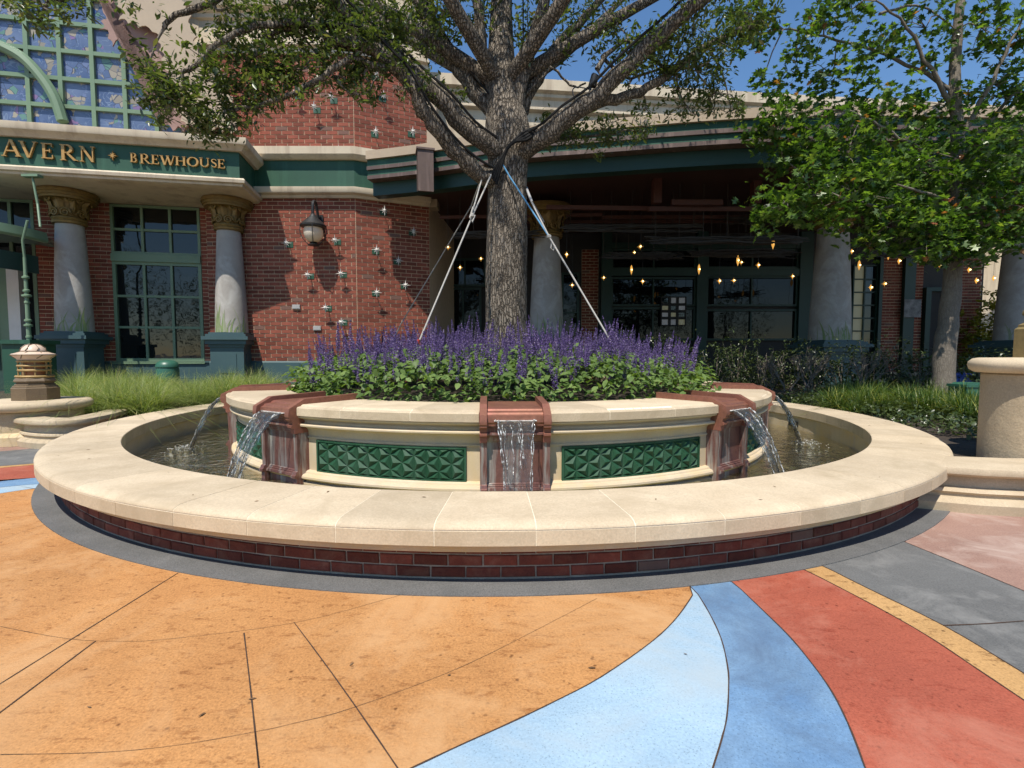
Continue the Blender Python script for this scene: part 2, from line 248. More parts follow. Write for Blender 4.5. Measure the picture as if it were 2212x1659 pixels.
# ------------------------------------------------------------------ mesh helpers
class MB:
    def __init__(s): s.v = []; s.f = []; s.m = []
    def add(s, vs, fs, mi=0):
        o = len(s.v); s.v += [tuple(p) for p in vs]; s.f += [[i + o for i in f] for f in fs]; s.m += [mi] * len(fs); return s
    def box(s, lo, hi, mi=0, M=None):
        x0, y0, z0 = lo; x1, y1, z1 = hi
        vs = [Vector(p) for p in ((x0,y0,z0),(x1,y0,z0),(x1,y1,z0),(x0,y1,z0),(x0,y0,z1),(x1,y0,z1),(x1,y1,z1),(x0,y1,z1))]
        if M: vs = [M @ p for p in vs]
        return s.add(vs, [[0,3,2,1],[4,5,6,7],[0,1,5,4],[1,2,6,5],[2,3,7,6],[3,0,4,7]], mi)
    def prism(s, poly, d, mi=0, base=0.0, fn=None):
        """poly: 2D points ccw in local (a,b); extruded base..base+d along c; fn(a,b,c)->Vector"""
        fn = fn or (lambda a, b, c: Vector((a, b, c))); n_ = len(poly)
        vs = [fn(a, b, base) for a, b in poly] + [fn(a, b, base + d) for a, b in poly]
        fs = [list(range(n_))[::-1], list(range(n_, 2 * n_))] + [[i, (i + 1) % n_, n_ + (i + 1) % n_, n_ + i] for i in range(n_)]
        return s.add(vs, fs, mi)
    def tube(s, pts, rad, seg=8, mi=0, caps=True):
        pts = [Vector(p) for p in pts]; n_ = len(pts)
        if isinstance(rad, (int, float)): rad = [rad] * n_
        t = (pts[1] - pts[0]).normalized(); u = t.orthogonal().normalized(); vs = []; fs = []
        for i, p in enumerate(pts):
            t2 = (pts[min(i + 1, n_ - 1)] - pts[max(i - 1, 0)]).normalized()
            u = (u - t2 * u.dot(t2)); u = u.normalized() if u.length > 1e-6 else t2.orthogonal().normalized(); v = t2.cross(u)
            for k in range(seg):
                a = 2 * PI * k / seg; vs.append(p + (u * math.cos(a) + v * math.sin(a)) * rad[i])
        for i in range(n_ - 1):
            for k in range(seg):
                fs.append([i*seg+k, i*seg+(k+1)%seg, (i+1)*seg+(k+1)%seg, (i+1)*seg+k])
        if caps: fs += [list(range(seg))[::-1], [(n_-1)*seg + k for k in range(seg)]]
        return s.add(vs, fs, mi)
    def lathe(s, prof, seg=24, mi=0, c=(0, 0, 0), rot=0.0, caps=True):
        n_ = len(prof); vs = []; fs = []
        for k in range(seg):
            a = 2 * PI * (k + rot) / seg
            for r, z in prof: vs.append((c[0] + r * math.sin(a), c[1] - r * math.cos(a), c[2] + z))
        for k in range(seg):
            k2 = (k + 1) % seg
            for i in range(n_ - 1): fs.append([k*n_+i, k2*n_+i, k2*n_+i+1, k*n_+i+1])
        if caps and prof[0][0] > 1e-6: fs.append([k*n_ for k in range(seg)][::-1])
        if caps and prof[-1][0] > 1e-6: fs.append([k*n_+n_-1 for k in range(seg)])
        return s.add(vs, fs, mi)
    def arc(s, prof, a0, a1, seg=6, mi=0, caps=True):
        """closed profile (r,z) swept about z from angle a0 to a1 (0 = towards the camera)"""
        n_ = len(prof); vs = []; fs = []
        for k in range(seg + 1):
            a = a0 + (a1 - a0) * k / seg
            for r, z in prof: vs.append((r * math.sin(a), -r * math.cos(a), z))
        for k in range(seg):
            for i in range(n_): j = (i + 1) % n_; fs.append([k*n_+i, (k+1)*n_+i, (k+1)*n_+j, k*n_+j])
        if caps: fs += [list(range(n_))[::-1], [seg*n_+i for i in range(n_)]]
        return s.add(vs, fs, mi)
    def sweep(s, path, prof, mi=0, closed=False):
        """path: 2D plan points; prof: closed (offset to the right of travel, z)"""
        P = [Vector(p[:2]) for p in path]; n_ = len(prof); N = len(P); vs = []; fs = []
        for i, p in enumerate(P):
            a = P[i] - P[i-1] if i > 0 else P[1] - P[0]; b_ = P[i+1] - P[i] if i < N - 1 else P[-1] - P[-2]
            a = a.normalized(); b_ = b_.normalized(); t = (a + b_).normalized(); nn = Vector((t.y, -t.x)); k = 1 / max(.4, nn.dot(Vector((a.y, -a.x))))
            for o_, z in prof: q = p + nn * o_ * k; vs.append((q.x, q.y, z))
        for i in range(N - 1):
            for j in range(n_): j2 = (j + 1) % n_; fs.append([i*n_+j, (i+1)*n_+j, (i+1)*n_+j2, i*n_+j2])
        fs += [list(range(n_))[::-1], [(N-1)*n_+j for j in range(n_)]]
        return s.add(vs, fs, mi)
    def mesh(s, name, mats, smooth=False):
        me = bpy.data.meshes.new(name); me.from_pydata(s.v, [], s.f)
        for mm in ([mats] if isinstance(mats, str) else mats): me.materials.append(MATS[mm])
        if len(me.materials) > 1: me.polygons.foreach_set('material_index', s.m)
        me.validate(clean_customdata=False)
        import bmesh
        bm = bmesh.new(); bm.from_mesh(me); bmesh.ops.recalc_face_normals(bm, faces=bm.faces); bm.to_mesh(me); bm.free()
        if smooth:
            me.polygons.foreach_set('use_smooth', [True] * len(me.polygons))
            try: me.set_sharp_from_angle(angle=R_(smooth if smooth is not True else 40))
            except Exception: pass
        return me
    def build(s, name, mats, parent=None, smooth=False): return link(name, s.mesh(name, mats, smooth), parent)
def link(name, me, parent=None):
    o = bpy.data.objects.new(name, me); col.objects.link(o)
    if parent: o.parent = parent
    return o
def tag(o, label=None, cat=None, group=None, kind=None):
    for k, v in (('label', label), ('category', cat), ('group', group), ('kind', kind)):
        if v: o[k] = v
    return o
def empty(name, loc=(0, 0, 0), parent=None):
    o = bpy.data.objects.new(name, None); col.objects.link(o); o.location = loc; o.empty_display_size = .2
    if parent: o.parent = parent
    return o
def copy_tree(o, parent=None):
    c = o.copy(); col.objects.link(c); c.parent = parent
    for ch in list(o.children): copy_tree(ch, c)
    return c
def scatter(name, P, A, Nn, S, tv, tf, mats, parent=None, tm=None, smooth=False):
    """many small template copies in one mesh: position P, axis A, normal hint Nn, scale S"""
    P, A, Nn = (np.asarray(q, float) for q in (P, A, Nn)); S = np.asarray(S, float); tv = np.asarray(tv, float); tf = np.asarray(tf, int)
    A = A / (np.linalg.norm(A, axis=1, keepdims=True) + 1e-9)
    B = np.cross(Nn, A); B /= (np.linalg.norm(B, axis=1, keepdims=True) + 1e-9); C = np.cross(A, B)
    if S.ndim == 1: S = S[:, None].repeat(3, 1)
    V = P[:, None] + (S[:, 0:1] * A)[:, None] * tv[None, :, 0:1] + (S[:, 1:2] * B)[:, None] * tv[None, :, 1:2] + (S[:, 2:3] * C)[:, None] * tv[None, :, 2:3]
    N, nv, nf = len(P), len(tv), len(tf)
    Fi = (tf[None] + (np.arange(N) * nv)[:, None, None]).reshape(-1, 3)
    mi = None if tm is None else np.tile(np.asarray(tm, np.int32), N)
    return rawmesh(name, V.reshape(-1, 3), Fi, mats, parent, mi, smooth)
def rawmesh(name, V, Fi, mats, parent=None, mi=None, smooth=False):
    me = bpy.data.meshes.new(name); me.vertices.add(len(V)); me.vertices.foreach_set('co', np.ascontiguousarray(V, np.float32).ravel())
    me.loops.add(len(Fi) * 3); me.loops.foreach_set('vertex_index', np.ascontiguousarray(Fi, np.int32).ravel())
    me.polygons.add(len(Fi)); me.polygons.foreach_set('loop_start', np.arange(0, len(Fi) * 3, 3, dtype=np.int32))
    for mm in ([mats] if isinstance(mats, str) else mats): me.materials.append(MATS[mm])
    if mi is not None: me.polygons.foreach_set('material_index', mi)
    if smooth: me.polygons.foreach_set('use_smooth', np.ones(len(Fi), bool))
    me.update(calc_edges=True); me.validate(); return link(name, me, parent)
def rdir(n, flat=1.0):
    d = NR.normal(size=(n, 3)); d[:, 2] *= flat; return d / np.linalg.norm(d, axis=1, keepdims=True)
def smoothpath(pts, k=5):
    pts = [Vector(p) for p in pts]; out = []
    for i in range(len(pts) - 1):
        p0, p1, p2, p3 = pts[max(i-1, 0)], pts[i], pts[i+1], pts[min(i+2, len(pts)-1)]
        for j in range(k):
            t = j / k; out.append(.5 * ((2*p1) + (-p0 + p2)*t + (2*p0 - 5*p1 + 4*p2 - p3)*t*t + (-p0 + 3*p1 - 3*p2 + p3)*t**3))
    return out + [pts[-1]]
# ================================================================== SETTING: ground and paving
def sheet(name, pts, z, matn, parent=None):
    m = MB(); m.add([(p[0], p[1], z) for p in pts], [list(range(len(pts)))]); o = m.build(name, matn, parent)
    if not parent: tag(o, kind='structure')
    return o
g = MB(); g.add([(-900, -900, -.012), (900, -900, -.012), (900, 900, -.012), (-900, 900, -.012)], [[0, 1, 2, 3]]); tag(g.build('ground', 'plaza'), kind='structure')
RO, RI, ZT = 6.302, 5.584, .4356       # fountain rim: outer and inner radius, top
RS = 6.335                             # edge of the dark strip round the fountain
def circ(a0, a1, n_, r): return [(r * math.sin(a0 + (a1 - a0) * i / n_), -r * math.cos(a0 + (a1 - a0) * i / n_)) for i in range(n_ + 1)]
def ang(p): return math.atan2(p[0], -p[1])
def gcurve(px, ext=None):
    p = [at_z(x, y, 0) for x, y in px]; p = smoothpath(p, 4); p = [(q.x, q.y) for q in p]
    if ext:
        d = Vector(p[-1]) - Vector(p[-3]); d.normalize(); e = Vector(p[-1])
        p += [tuple(e + d * k) for k in (ext * .3, ext)]
    return p
def snap(p): a = ang(p[0]); return [(RS * math.sin(a), -RS * math.cos(a))] + p[1:]
C1 = snap(gcurve([(1502,1277),(1465,1331),(1410,1385),(1300,1462),(1200,1515),(1100,1563),(1000,1608),(885,1662)], 3))
C2 = snap(gcurve([(1503,1277),(1530.5,1322),(1557,1378),(1572,1442),(1574,1487),(1570,1550),(1558.6,1599),(1541.8,1654)], 3))
C3 = snap(gcurve([(1590.5,1263.7),(1645,1316),(1701,1370.6),(1742.4,1419.3),(1787,1479),(1817,1531.8),(1843.7,1591.8),(1868,1657)], 3))
C4 = snap(gcurve([(1751.8,1237.5),(1888.7,1308.7),(2001,1372.4),(2113.7,1447.4),(2212,1513)], 4))
C5 = snap(gcurve([(1787.4,1227.3),(1870,1269),(2038.6,1351.8),(2212,1455)], 4))
C6 = snap(gcurve([(1933.6,1162.4),(2057.4,1213),(2212,1276.8)], 5))
L1 = snap(gcurve([(112,1052),(60,1057),(0,1066)], 9)); L2 = snap(gcurve([(90,1045),(50,1048),(0,1053)], 9)); L3 = snap(gcurve([(80,1032),(45,1034),(0,1037)], 9))
L4 = snap(gcurve([(74,1004),(40,1007),(0,1011)], 9)); L5 = snap(gcurve([(73,1001),(40,1004),(0,1007)], 9))
def arcpts(p, q, r=RS): a, b = ang(p), ang(q); return circ(a, b, max(3, int(abs(b - a) / .03)), r)
def band(name, A, B, matn, z):
    pts = [B[0]] + [] + B[1:] + A[::-1]
    pts = B + A[::-1] + arcpts(A[0], B[0])[1:-1]
    return sheet(name, pts, z, matn)
def ribbon(mb, pts, wd, z, mi=0):
    P = [Vector(p[:2]) for p in pts]; vs = []; fs = []
    for i, p in enumerate(P):
        t = (P[min(i+1, len(P)-1)] - P[max(i-1, 0)]).normalized(); nn = Vector((t.y, -t.x)) * wd / 2 * rnd.uniform(.75, 1.2)
        vs += [(p.x + nn.x, p.y + nn.y, z), (p.x - nn.x, p.y - nn.y, z)]
    for i in range(len(P) - 1): fs.append([2*i, 2*i+1, 2*i+3, 2*i+2])
    mb.add(vs, fs, mi)
# orange field: from the left bands round the front of the fountain to the pale blue curve
oc = [(-40, -25), (-8, -25)]
orange = sheet('orange_paving', L1 + [(-20, L1[-1][1] - 2), (-20, -16), (0, -16), C1[-1]] + C1[::-1][1:] + arcpts(C1[0], L1[0])[1:-1], 0, 'orange_concrete')
band('light_blue_paving', C1, C2, 'light_blue_concrete', .0)
band('blue_paving', C2, C3, 'blue_concrete', .0)
band('red_paving', C3, C4, 'red_concrete', .0)
band('yellow_paving', C4, C5, 'yellow_concrete', .0)
band('grey_paving', C5, C6, 'grey_concrete', .0)
sheet('pink_paving', C6 + [(14, -6), (14, 1), (7, 1)] + circ(R_(100), ang(C6[0]), 12, RS), 0.0, 'pink_concrete')
band('light_blue_paving', L1, L2, 'light_blue_concrete', .0); band('blue_paving', L2, L3, 'blue_concrete', .0)
band('red_paving', L3, L4, 'red_concrete', .0); band('yellow_paving', L4, L5, 'yellow_concrete', .0)
GL = snap(gcurve([(150, 962), (60, 970), (0, 975)], 9))
band('grey_paving', L5, GL, 'grey_concrete', .0)
sheet('pink_paving', GL + [(-22, GL[-1][1]), (-22, 4), (-7, 4)] + [], -.003, 'pink_concrete')
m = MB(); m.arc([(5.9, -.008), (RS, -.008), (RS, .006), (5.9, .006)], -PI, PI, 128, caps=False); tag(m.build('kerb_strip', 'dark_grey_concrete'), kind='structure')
# saw-cut joints
jn = MB()
for px in ([(385,1238),(200,1353),(0,1478)], [(207,1385),(100,1465),(0,1540)], [(527,1368),(540,1480),(551,1582)], [(635,1345),(700,1432),(770,1530),(860,1662)]):
    ribbon(jn, gcurve(px, .3), .006, .003)
for px in ([(0,1354),(142,1380),(262,1386),(375,1380),(637,1346),(830,1296),(870,1284)], [(0,1631),(210,1627),(375,1612),(551,1582),(637,1563),(765,1529),(1000,1440),(1200,1340),(1290,1293)], [(0,1166),(105,1130)], [(551,1582),(560,1662)]):
    ribbon(jn, gcurve(px), .0018, .003)
jn.build('paving_joint', 'joint', orange)
j2 = MB()
for c in (C1, C2, C3, C4, C5, C6, L1, L2, L3, L4, L5): ribbon(j2, c, .006, .003)
ribbon(j2, gcurve([(2038.6,1351.8)][:1] + [(2130,1348),(2212,1342)]), .008, .003)
tag(j2.build('paving_joint', 'joint'), kind='structure')
# planting beds behind the rim
bedL = [(-16, 3)] + [(-8.2, -.4)] + circ(R_(-88), R_(-180), 24, 6.25) + [(-2, 10.2), (-16, 8.6)]
bedR = circ(R_(180), R_(74), 24, 6.25) + [(6.6, -2.3), (9, -3.6), (20, -3), (20, 7.5), (0, 9)]
def bed(name, pts, z):
    m = MB(); m.prism(pts, z + .1, base=-.1); return tag(m.build(name, 'soil'), kind='structure')
bed('planting_bed', bedL, .30); bed('planting_bed', bedR, .33)
# ================================================================== FOUNTAIN
fountain = tag(empty('fountain'), 'round stone fountain with brick base, copper spouts and raised central flower planter', 'fountain')
NS = 64; dA = 2 * PI / NS; gap = .0065
def rarc(r0, z0, a0, a1, rr, n_=5): return [(r0 + rr * math.cos(a0 + (a1 - a0) * i / n_), z0 + rr * math.sin(a0 + (a1 - a0) * i / n_)) for i in range(n_ + 1)]
hb = .07
bull = [(RO - .115 + .115 * math.sin(q), ZT - .040 + .040 * math.cos(q)) for q in [PI / 2 * k / 7 for k in range(8)]]
cprof = [(RI, ZT - .150), (RI, ZT - .006), (RI + .006, ZT)] + bull + [(RO - .25, ZT - .040), (RO - .25, ZT - .150)]
fprof = [(RO - .24, ZT - .145), (RO - .006, ZT - .145), (RO - .0005, ZT - .14), (RO - .0005, ZT - .049), (RO - .24, ZT - .049)]
cme = []; fme = []
for k in range(3):
    wv = dA / 2 - gap / RO * .5
    cme.append(MB().arc(cprof, -wv, wv, 4).mesh('coping_stone', 'stone', 35)); fme.append(MB().arc(fprof, -wv, wv, 4).mesh('face_stone', 'stone', 35))
for i in range(NS):
    a = R_(-2.6 + 5.625 / 2) + i * dA
    o = link('coping_stone', cme[i % 3], fountain); o.rotation_euler.z = a; o.location.z = rnd.uniform(-.0012, .0012)
    o = link('face_stone', fme[i % 3], fountain); o.rotation_euler.z = a
MB().arc([(RI + .002, ZT - .145), (RI + .002, ZT - .008), (RI + .008, ZT - .0016)] + [(r - .0016, z - .0016) for r, z in bull] + [(RO - .003, ZT - .0425), (RO - .0035, ZT - .142), (RI + .2, ZT - .143)], R_(-2.6), R_(-2.6) + 2 * PI, 256, caps=False).build('mortar_joint', 'mortar_light', fountain, 30)
RB = 6.11
MB().arc([(RI + .08, -.2), (RI + .08, ZT - .146), (RO - .10, ZT - .146), (RO - .10, ZT - .215), (RB - .02, ZT - .222), (RB - .02, -.05), (RB - .3, -.2)], -PI, PI, 128, caps=False).build('under_course', 'stone_trim', fountain, 30)
MB().arc([(RB - .08, -.02), (RB, -.02), (RB, ZT - .217), (RB - .08, ZT - .217)], -PI, PI, 128, caps=False).build('mortar_bed', 'mortar_grey', fountain, 30)
nb_ = 170; ba = 2 * PI / nb_; bh = .0655; bw = ba * RB - .011
def brickmesh(L, Hh, Dp, matn, bev=.006, j=0):
    m = MB(); x, z, d = L/2, Hh/2, Dp
    rr = random.Random(j); e = lambda: rr.uniform(-.0025, .0025)
    f0 = [(-x+bev+e(), -d, -z+bev+e()), (x-bev+e(), -d, -z+bev+e()), (x-bev+e(), -d, z-bev+e()), (-x+bev+e(), -d, z-bev+e())]
    f1 = [(-x+e(), -d+bev, -z+e()), (x+e(), -d+bev, -z+e()), (x+e(), -d+bev, z+e()), (-x+e(), -d+bev, z+e())]
    f2 = [(p[0], .03, p[2]) for p in f1]
    fs = [[0,1,2,3]]
    for i in range(4): k = (i+1) % 4; fs += [[i,4+i,4+k,k],[4+i,8+i,8+k,4+k]]
    m.add(f0+f1+f2, fs); return m.mesh('brick', matn)
bm_ = [brickmesh(bw, bh, .010, 'brick_basin', j=k) for k in range(6)]
nbk = 0
for cse in range(3):
    for i in range(nb_):
        a = (i + .5 * (cse % 2)) * ba; a = (a + PI) % (2 * PI) - PI
        if abs(a) > R_(98): continue
        o = link('brick', bm_[rnd.randrange(6)], fountain); o.rotation_euler = (0, 0, a)
        r = RB; o.location = (r * math.sin(a), -r * math.cos(a), .022 + bh/2 + cse * .077)
# basin inside
MB().arc([(RI + .085, -.18), (RI + .085, ZT - .16), (RI + .03, ZT - .16), (RI + .03, -.18)], -PI, PI, 96, caps=False).build('basin_wall', 'stone_trim', fountain, 30)
m = MB(); m.lathe([(.01, -.006), (RI + .06, -.006)], 64, caps=False); m.build('basin_floor', 'basin_floor', fountain)
dr = MB(); p = at_d(1868, 936, 8.0); a = R_(101)
for k in range(1): dr.box((-.14, -.012, -.05), (.14, .012, .05))
d_ = dr.build('drain_grille', 'black_metal', fountain); a = R_(93); d_.location = (5.60 * math.sin(a), -5.60 * math.cos(a), .13); d_.rotation_euler.z = a
# planter drum
RW = 4.30; ZC = .912
drum = [(3.55, ZC - .12), (4.30, ZC - .15), (4.34, .797), (4.415, .797), (4.425, .787), (4.422, .772), (4.405, .764), (4.37, .757), (4.348, .735), (4.345, .712), (4.36, .705), (4.395, .703), (4.405, .691), (4.402, .676), (4.385, .668), (4.345, .662), (4.318, .645), (4.305, .62), (4.30, .56), (4.313, .553), (4.313, .536), (RW, .53), (RW, .182), (4.33, .176), (4.345, .165), (4.352, .15), (4.38, .145), (4.398, .125), (4.40, .105), (4.385, .088), (4.35, .08), (4.35, .06), (4.375, .05), (4.375, -.02), (4.25, -.02), (4.25, -.13), (3.55, -.13)]
MB().arc(drum, -PI, PI, 160, caps=False).build('planter_drum', 'stone_trim', fountain, 25)
SP0 = R_(2.8); SPN = 10
rel = [4.5, 12.4, 22.6, 31.5]
pprof = [(3.60, ZC - .10), (3.60, ZC), (4.36, ZC), (4.375, ZC - .004), (4.395, ZC - .018), (4.43, ZC - .022), (4.445, ZC - .034), (4.445, ZC - .115), (4.40, ZC - .118), (4.2, ZC - .118)]
pme = [MB().arc(pprof, R_(rel[k]) + .0007, R_(rel[k+1]) - .0007, 8).mesh('coping_stone', 'stone', 25) for k in range(3)]
for s in range(SPN):
    for k in range(3): o = link('coping_stone', pme[k], fountain); o.rotation_euler.z = SP0 + s * 2 * PI / SPN; o.location.z = rnd.uniform(-.001, .001)
pj = MB().arc([(3.62, ZC - .11), (3.62, ZC - .0015), (4.36, ZC - .0015), (4.376, ZC - .0055), (4.396, ZC - .0195), (4.43, ZC - .0235), (4.4435, ZC - .0355), (4.4435, ZC - .11)], R_(rel[0]) + .003, R_(rel[3]) - .003, 24).mesh('mortar_joint', 'mortar_light', 25)
for s in range(SPN): o = link('mortar_joint', pj, fountain); o.rotation_euler.z = SP0 + s * 2 * PI / SPN
# relief panel: triangular lattice of small pyramids
def relief():
    m = MB(); a0, a1 = R_(6.4), R_(29.6); z0, z1 = .172, .528; fr = .022; r0 = RW + .012
    arc_ = (a1 - a0) * RW
    def P(s_, z, d): a = a0 + s_ / RW; r = RW + d; return (r * math.sin(a), -r * math.cos(a), z)
    def fbox(s0, s1, za, zb, d, n_=1):
        vs = []; fs = []
        for i in range(n_ + 1):
            s_ = s0 + (s1 - s0) * i / n_; vs += [P(s_, za, -.02), P(s_, za, d), P(s_, zb, d), P(s_, zb, -.02)]
        for i in range(n_):
            for k in range(4): k2 = (k + 1) % 4; fs.append([4*i+k, 4*(i+1)+k, 4*(i+1)+k2, 4*i+k2])
        fs += [[0,1,2,3], [4*n_+k for k in range(4)]]; m.add(vs, fs)
    fbox(0, arc_, z0, z0 + fr, .020, 16); fbox(0, arc_, z1 - fr, z1, .020, 16); fbox(0, fr, z0 + fr, z1 - fr, .0195); fbox(arc_ - fr, arc_, z0 + fr, z1 - fr, .0195)
    H = (z1 - z0 - 2 * fr); ed = H / 2; nc = round((arc_ - 2 * fr) / (ed * .866)); dx = (arc_ - 2 * fr) / nc; zb = z0 + fr
    clampz = lambda z: min(max(z, zb), z1 - fr)
    def tri(p, q, r_):
        c = [(p[i] + q[i] + r_[i]) / 3 for i in range(2)]
        vs = [P(*p, .001), P(*q, .001), P(*r_, .001), P(*c, .034)]; m.add(vs, [[0,1,3],[1,2,3],[2,0,3]])
    for c in range(nc):
        xA = fr + c * dx; xB = xA + dx; oA = 0 if c % 2 == 0 else -.5; oB = -.5 if c % 2 == 0 else 0
        A = [(xA, zb + (k + oA) * ed) for k in range(0, 4)]; B = [(xB, zb + (k + oB) * ed) for k in range(0, 4)]
        L_, S_ = (A, B) if oA == 0 else (B, A)
        for k in range(2):
            tri(L_[k], L_[k+1], S_[k+1])
        for k in range(1, 2): tri(S_[k], S_[k+1], L_[k])
        for (k, lz) in ((0, 0), (2, 2)):      # half cells at the top and bottom edge
            pz = L_[lz]; q = S_[1] if lz == 0 else S_[2]; e = (q[0], pz[1]); tri(pz, q, e)
    return m.mesh('relief_panel', 'green_tile')
rme = relief()
for s in range(SPN): o = link('relief_panel', rme, fountain); o.rotation_euler.z = SP0 + s * 2 * PI / SPN
# copper spout, built facing the camera, then copied round
def spout():
    t = .345
    body = MB(); yz = lambda pr, x0, x1, mb: mb.prism([(r + (.04 if r > 4.27 and z < .9 else 0), z) for r, z in pr], x1 - x0, base=x0, fn=lambda a, b, c: Vector((c, -a, b)))
    chute = [(3.62, .80), (3.62, .925), (4.30, .925), (4.335, .915), (4.345, .90), (4.385, .89), (4.395, .872), (4.43, .862), (4.435, .80), (4.425, .785), (4.425, .765), (4.39, .74), (4.385, .70), (4.405, .69), (4.405, .672), (4.36, .655), (4.345, .60), (4.325, .59), (4.325, .185), (4.345, .178), (4.345, .168), (4.36, .163), (4.36, .15), (4.38, .145), (4.385, .12), (4.36, .105), (4.335, .10), (4.335, -.08), (4.2, -.08), (4.2, .7)]
    k0 = 10; yz(chute[:k0 + 1] + [(4.0, .765), (4.0, .80)], -t + .07, t - .07, body)
    root = body.build('copper_spout', 'copper', fountain)
    pn = MB(); yz([(4.1, .764)] + [(4.425, .764)] + chute[k0 + 1:-2] + [(4.1, -.08)], -t + .07, t - .07, pn); pn.build('back_panel', 'copper_wet', root)
    rail = [(3.60, .86), (3.60, .985), (4.33, .968), (4.475, .875), (4.485, .81), (4.485, .785), (4.475, .775), (4.475, .755), (4.44, .735), (4.435, .70), (4.455, .69), (4.455, .67), (4.42, .655), (4.415, .60), (4.2, .60), (4.2, .80)]
    for sgn in (-1, 1):
        r = MB(); yz(rail, -.036, .036, r); ro = r.build('rail', 'copper', root); ro.location.x = sgn * (t - .036)
        pl = MB(); yz([(4.2, .60), (4.395, .60), (4.385, .20), (4.385, .185), (4.405, .178), (4.415, .15), (4.43, .14), (4.43, .115), (4.40, .10), (4.40, -.08), (4.2, -.08)], -.034, .034, pl); po = pl.build('pilaster', 'copper_wet', root); po.location.x = sgn * (t - .036)
    lp = MB(); lp.box((-.205, -4.505, .815), (.205, -4.45, .822)); lp.build('weir_lip', 'white_paint', root)
    return root
sp0 = spout(); sp0.rotation_euler.z = SP0
for s in range(1, SPN): c = copy_tree(sp0, fountain); c.rotation_euler.z = SP0 + s * 2 * PI / SPN
tag(MB().lathe([(.01, .80), (3.62, .80)], 48, caps=False).build('soil', 'soil', fountain))
# water
m = MB(); m.lathe([(4.24, 0), (RI + .08, 0)], 96, caps=False); wo = m.build('water', 'pool_water'); wo.location.z = .035; tag(wo, kind='structure')
def stream(a, label):
    n_ = 26; W = 15; V = []; rr = np.random.default_rng(int(abs(a) * 1000) + 3)
    ph = rr.uniform(0, 6, 8)
    for i in range(n_ + 1):
        t = i / n_ * .42; r = 4.505 + 1.2 * t; z = .829 - .35 * t - 4.0 * t * t; hw = .185 - .13 * min(1, t / .42) * .62
        for j in range(W + 1):
            u = j / W * 2 - 1
            wob = .010 * math.sin(u * 9 + ph[0] + i * .35) + .012 * math.sin(u * 4 + ph[1] - i * .5) * (i / n_) + rr.normal() * .004
            th = .012 + .016 * abs(u) ** 3 * (1 + .6 * math.sin(i * 1.3 + ph[2] + u))
            x = u * hw + rr.normal() * .0035 * (i / n_ + .2)
            V.append((x, -(r + wob), z + wob * .3)); V.append((x, -(r + wob - th), z + wob * .3 - th * .5))
    m = MB(); fs = []; k = 2 * (W + 1)
    for i in range(n_):
        for j in range(W):
            b = i * k + 2 * j; fs += [[b, b+2, b+k+2, b+k], [b+1, b+k+1, b+k+3, b+3]]
        b = i * k; fs += [[b, b+k, b+k+1, b+1]]; b = i * k + 2 * W; fs += [[b, b+1, b+k+1, b+k]]
    m.add(V, fs)
    sm_ = MB()
    for q in range(13):
        u0 = (-1, 1, -.93, .93)[q] if q < 4 else rr.uniform(-.85, .85); i0, i1 = (0, n_) if q < 4 else sorted(rr.integers(0, n_ + 1, 2)); p0 = rr.uniform(0, 6)
        if i1 - i0 < 4: continue
        pts = []; rad = []
        for i in range(i0, i1 + 1):
            t = i / n_ * .42; r = 4.507 + 1.2 * t; z = .832 - .35 * t - 4.0 * t * t; hw = .185 - .13 * (t / .42) * .62; uu = u0 + .05 * math.sin(i * .9 + p0)
            pts.append((uu * hw, -r - .006 * math.sin(i * 1.7 + p0), z)); rad.append((.0042 if q < 4 else .0028) * rr.uniform(.35, 1.5) + .0008)
        sm_.tube(pts, rad, 5)
    for q in range(70):   # loose drops along the edges
        i = rr.integers(3, n_); t = i / n_ * .42; r = 4.505 + 1.2 * t + rr.normal() * .02; z = .829 - .35 * t - 4.0 * t * t + rr.normal() * .012
        hw = .185 - .13 * t / .42 * .62; x = (1 if rr.random() < .5 else -1) * hw * (1 + abs(rr.normal()) * .10) if rr.random() < .7 else rr.uniform(-hw, hw)
        s_ = rr.uniform(.003, .008); m.add([(x + s_*dx, -r + s_*dy, z + 1.5*s_*dz) for dx, dy, dz in ((1,0,0),(-1,0,0),(0,1,0),(0,-1,0),(0,0,1),(0,0,-1))], [[0,2,4],[2,1,4],[1,3,4],[3,0,4],[2,0,5],[1,2,5],[3,1,5],[0,3,5]])
    o = m.build('water_stream', 'falling_water', None, 60); o.rotation_euler.z = a; tag(sm_.build('water_strands', 'splash', o, 80), kind='stuff'); tag(o, label, 'water stream', 'water streams falling from the copper spouts')
    # splash where it lands
    m = MB()
    for q in range(150):
        dx = rr.normal() * .16; dy = rr.normal() * .12 - .06; hgt = abs(rr.normal()) * .025; s_ = rr.uniform(.004, .011)
        m.add([(dx + s_*e*1.6, -5.0 + dy + s_*f*1.6, .037 + hgt + s_*g_*.5) for e, f, g_ in ((1,0,0),(-1,0,0),(0,1,0),(0,-1,0),(0,0,1),(0,0,-1))], [[0,2,4],[2,1,4],[1,3,4],[3,0,4],[2,0,5],[1,2,5],[3,1,5],[0,3,5]])
    s = tag(m.build('splash', 'splash', o, 80), kind='stuff')
for k, lb in ((-2, 'thin water stream arcing from the far left copper spout'), (-1, 'water stream arcing left from the copper spout left of centre'), (0, 'water sheet falling straight down the front copper spout'), (1, 'water stream arcing right from the copper spout right of centre'), (2, 'thin water stream arcing from the far right copper spout')):
    stream(SP0 + k * 2 * PI / SPN, lb)
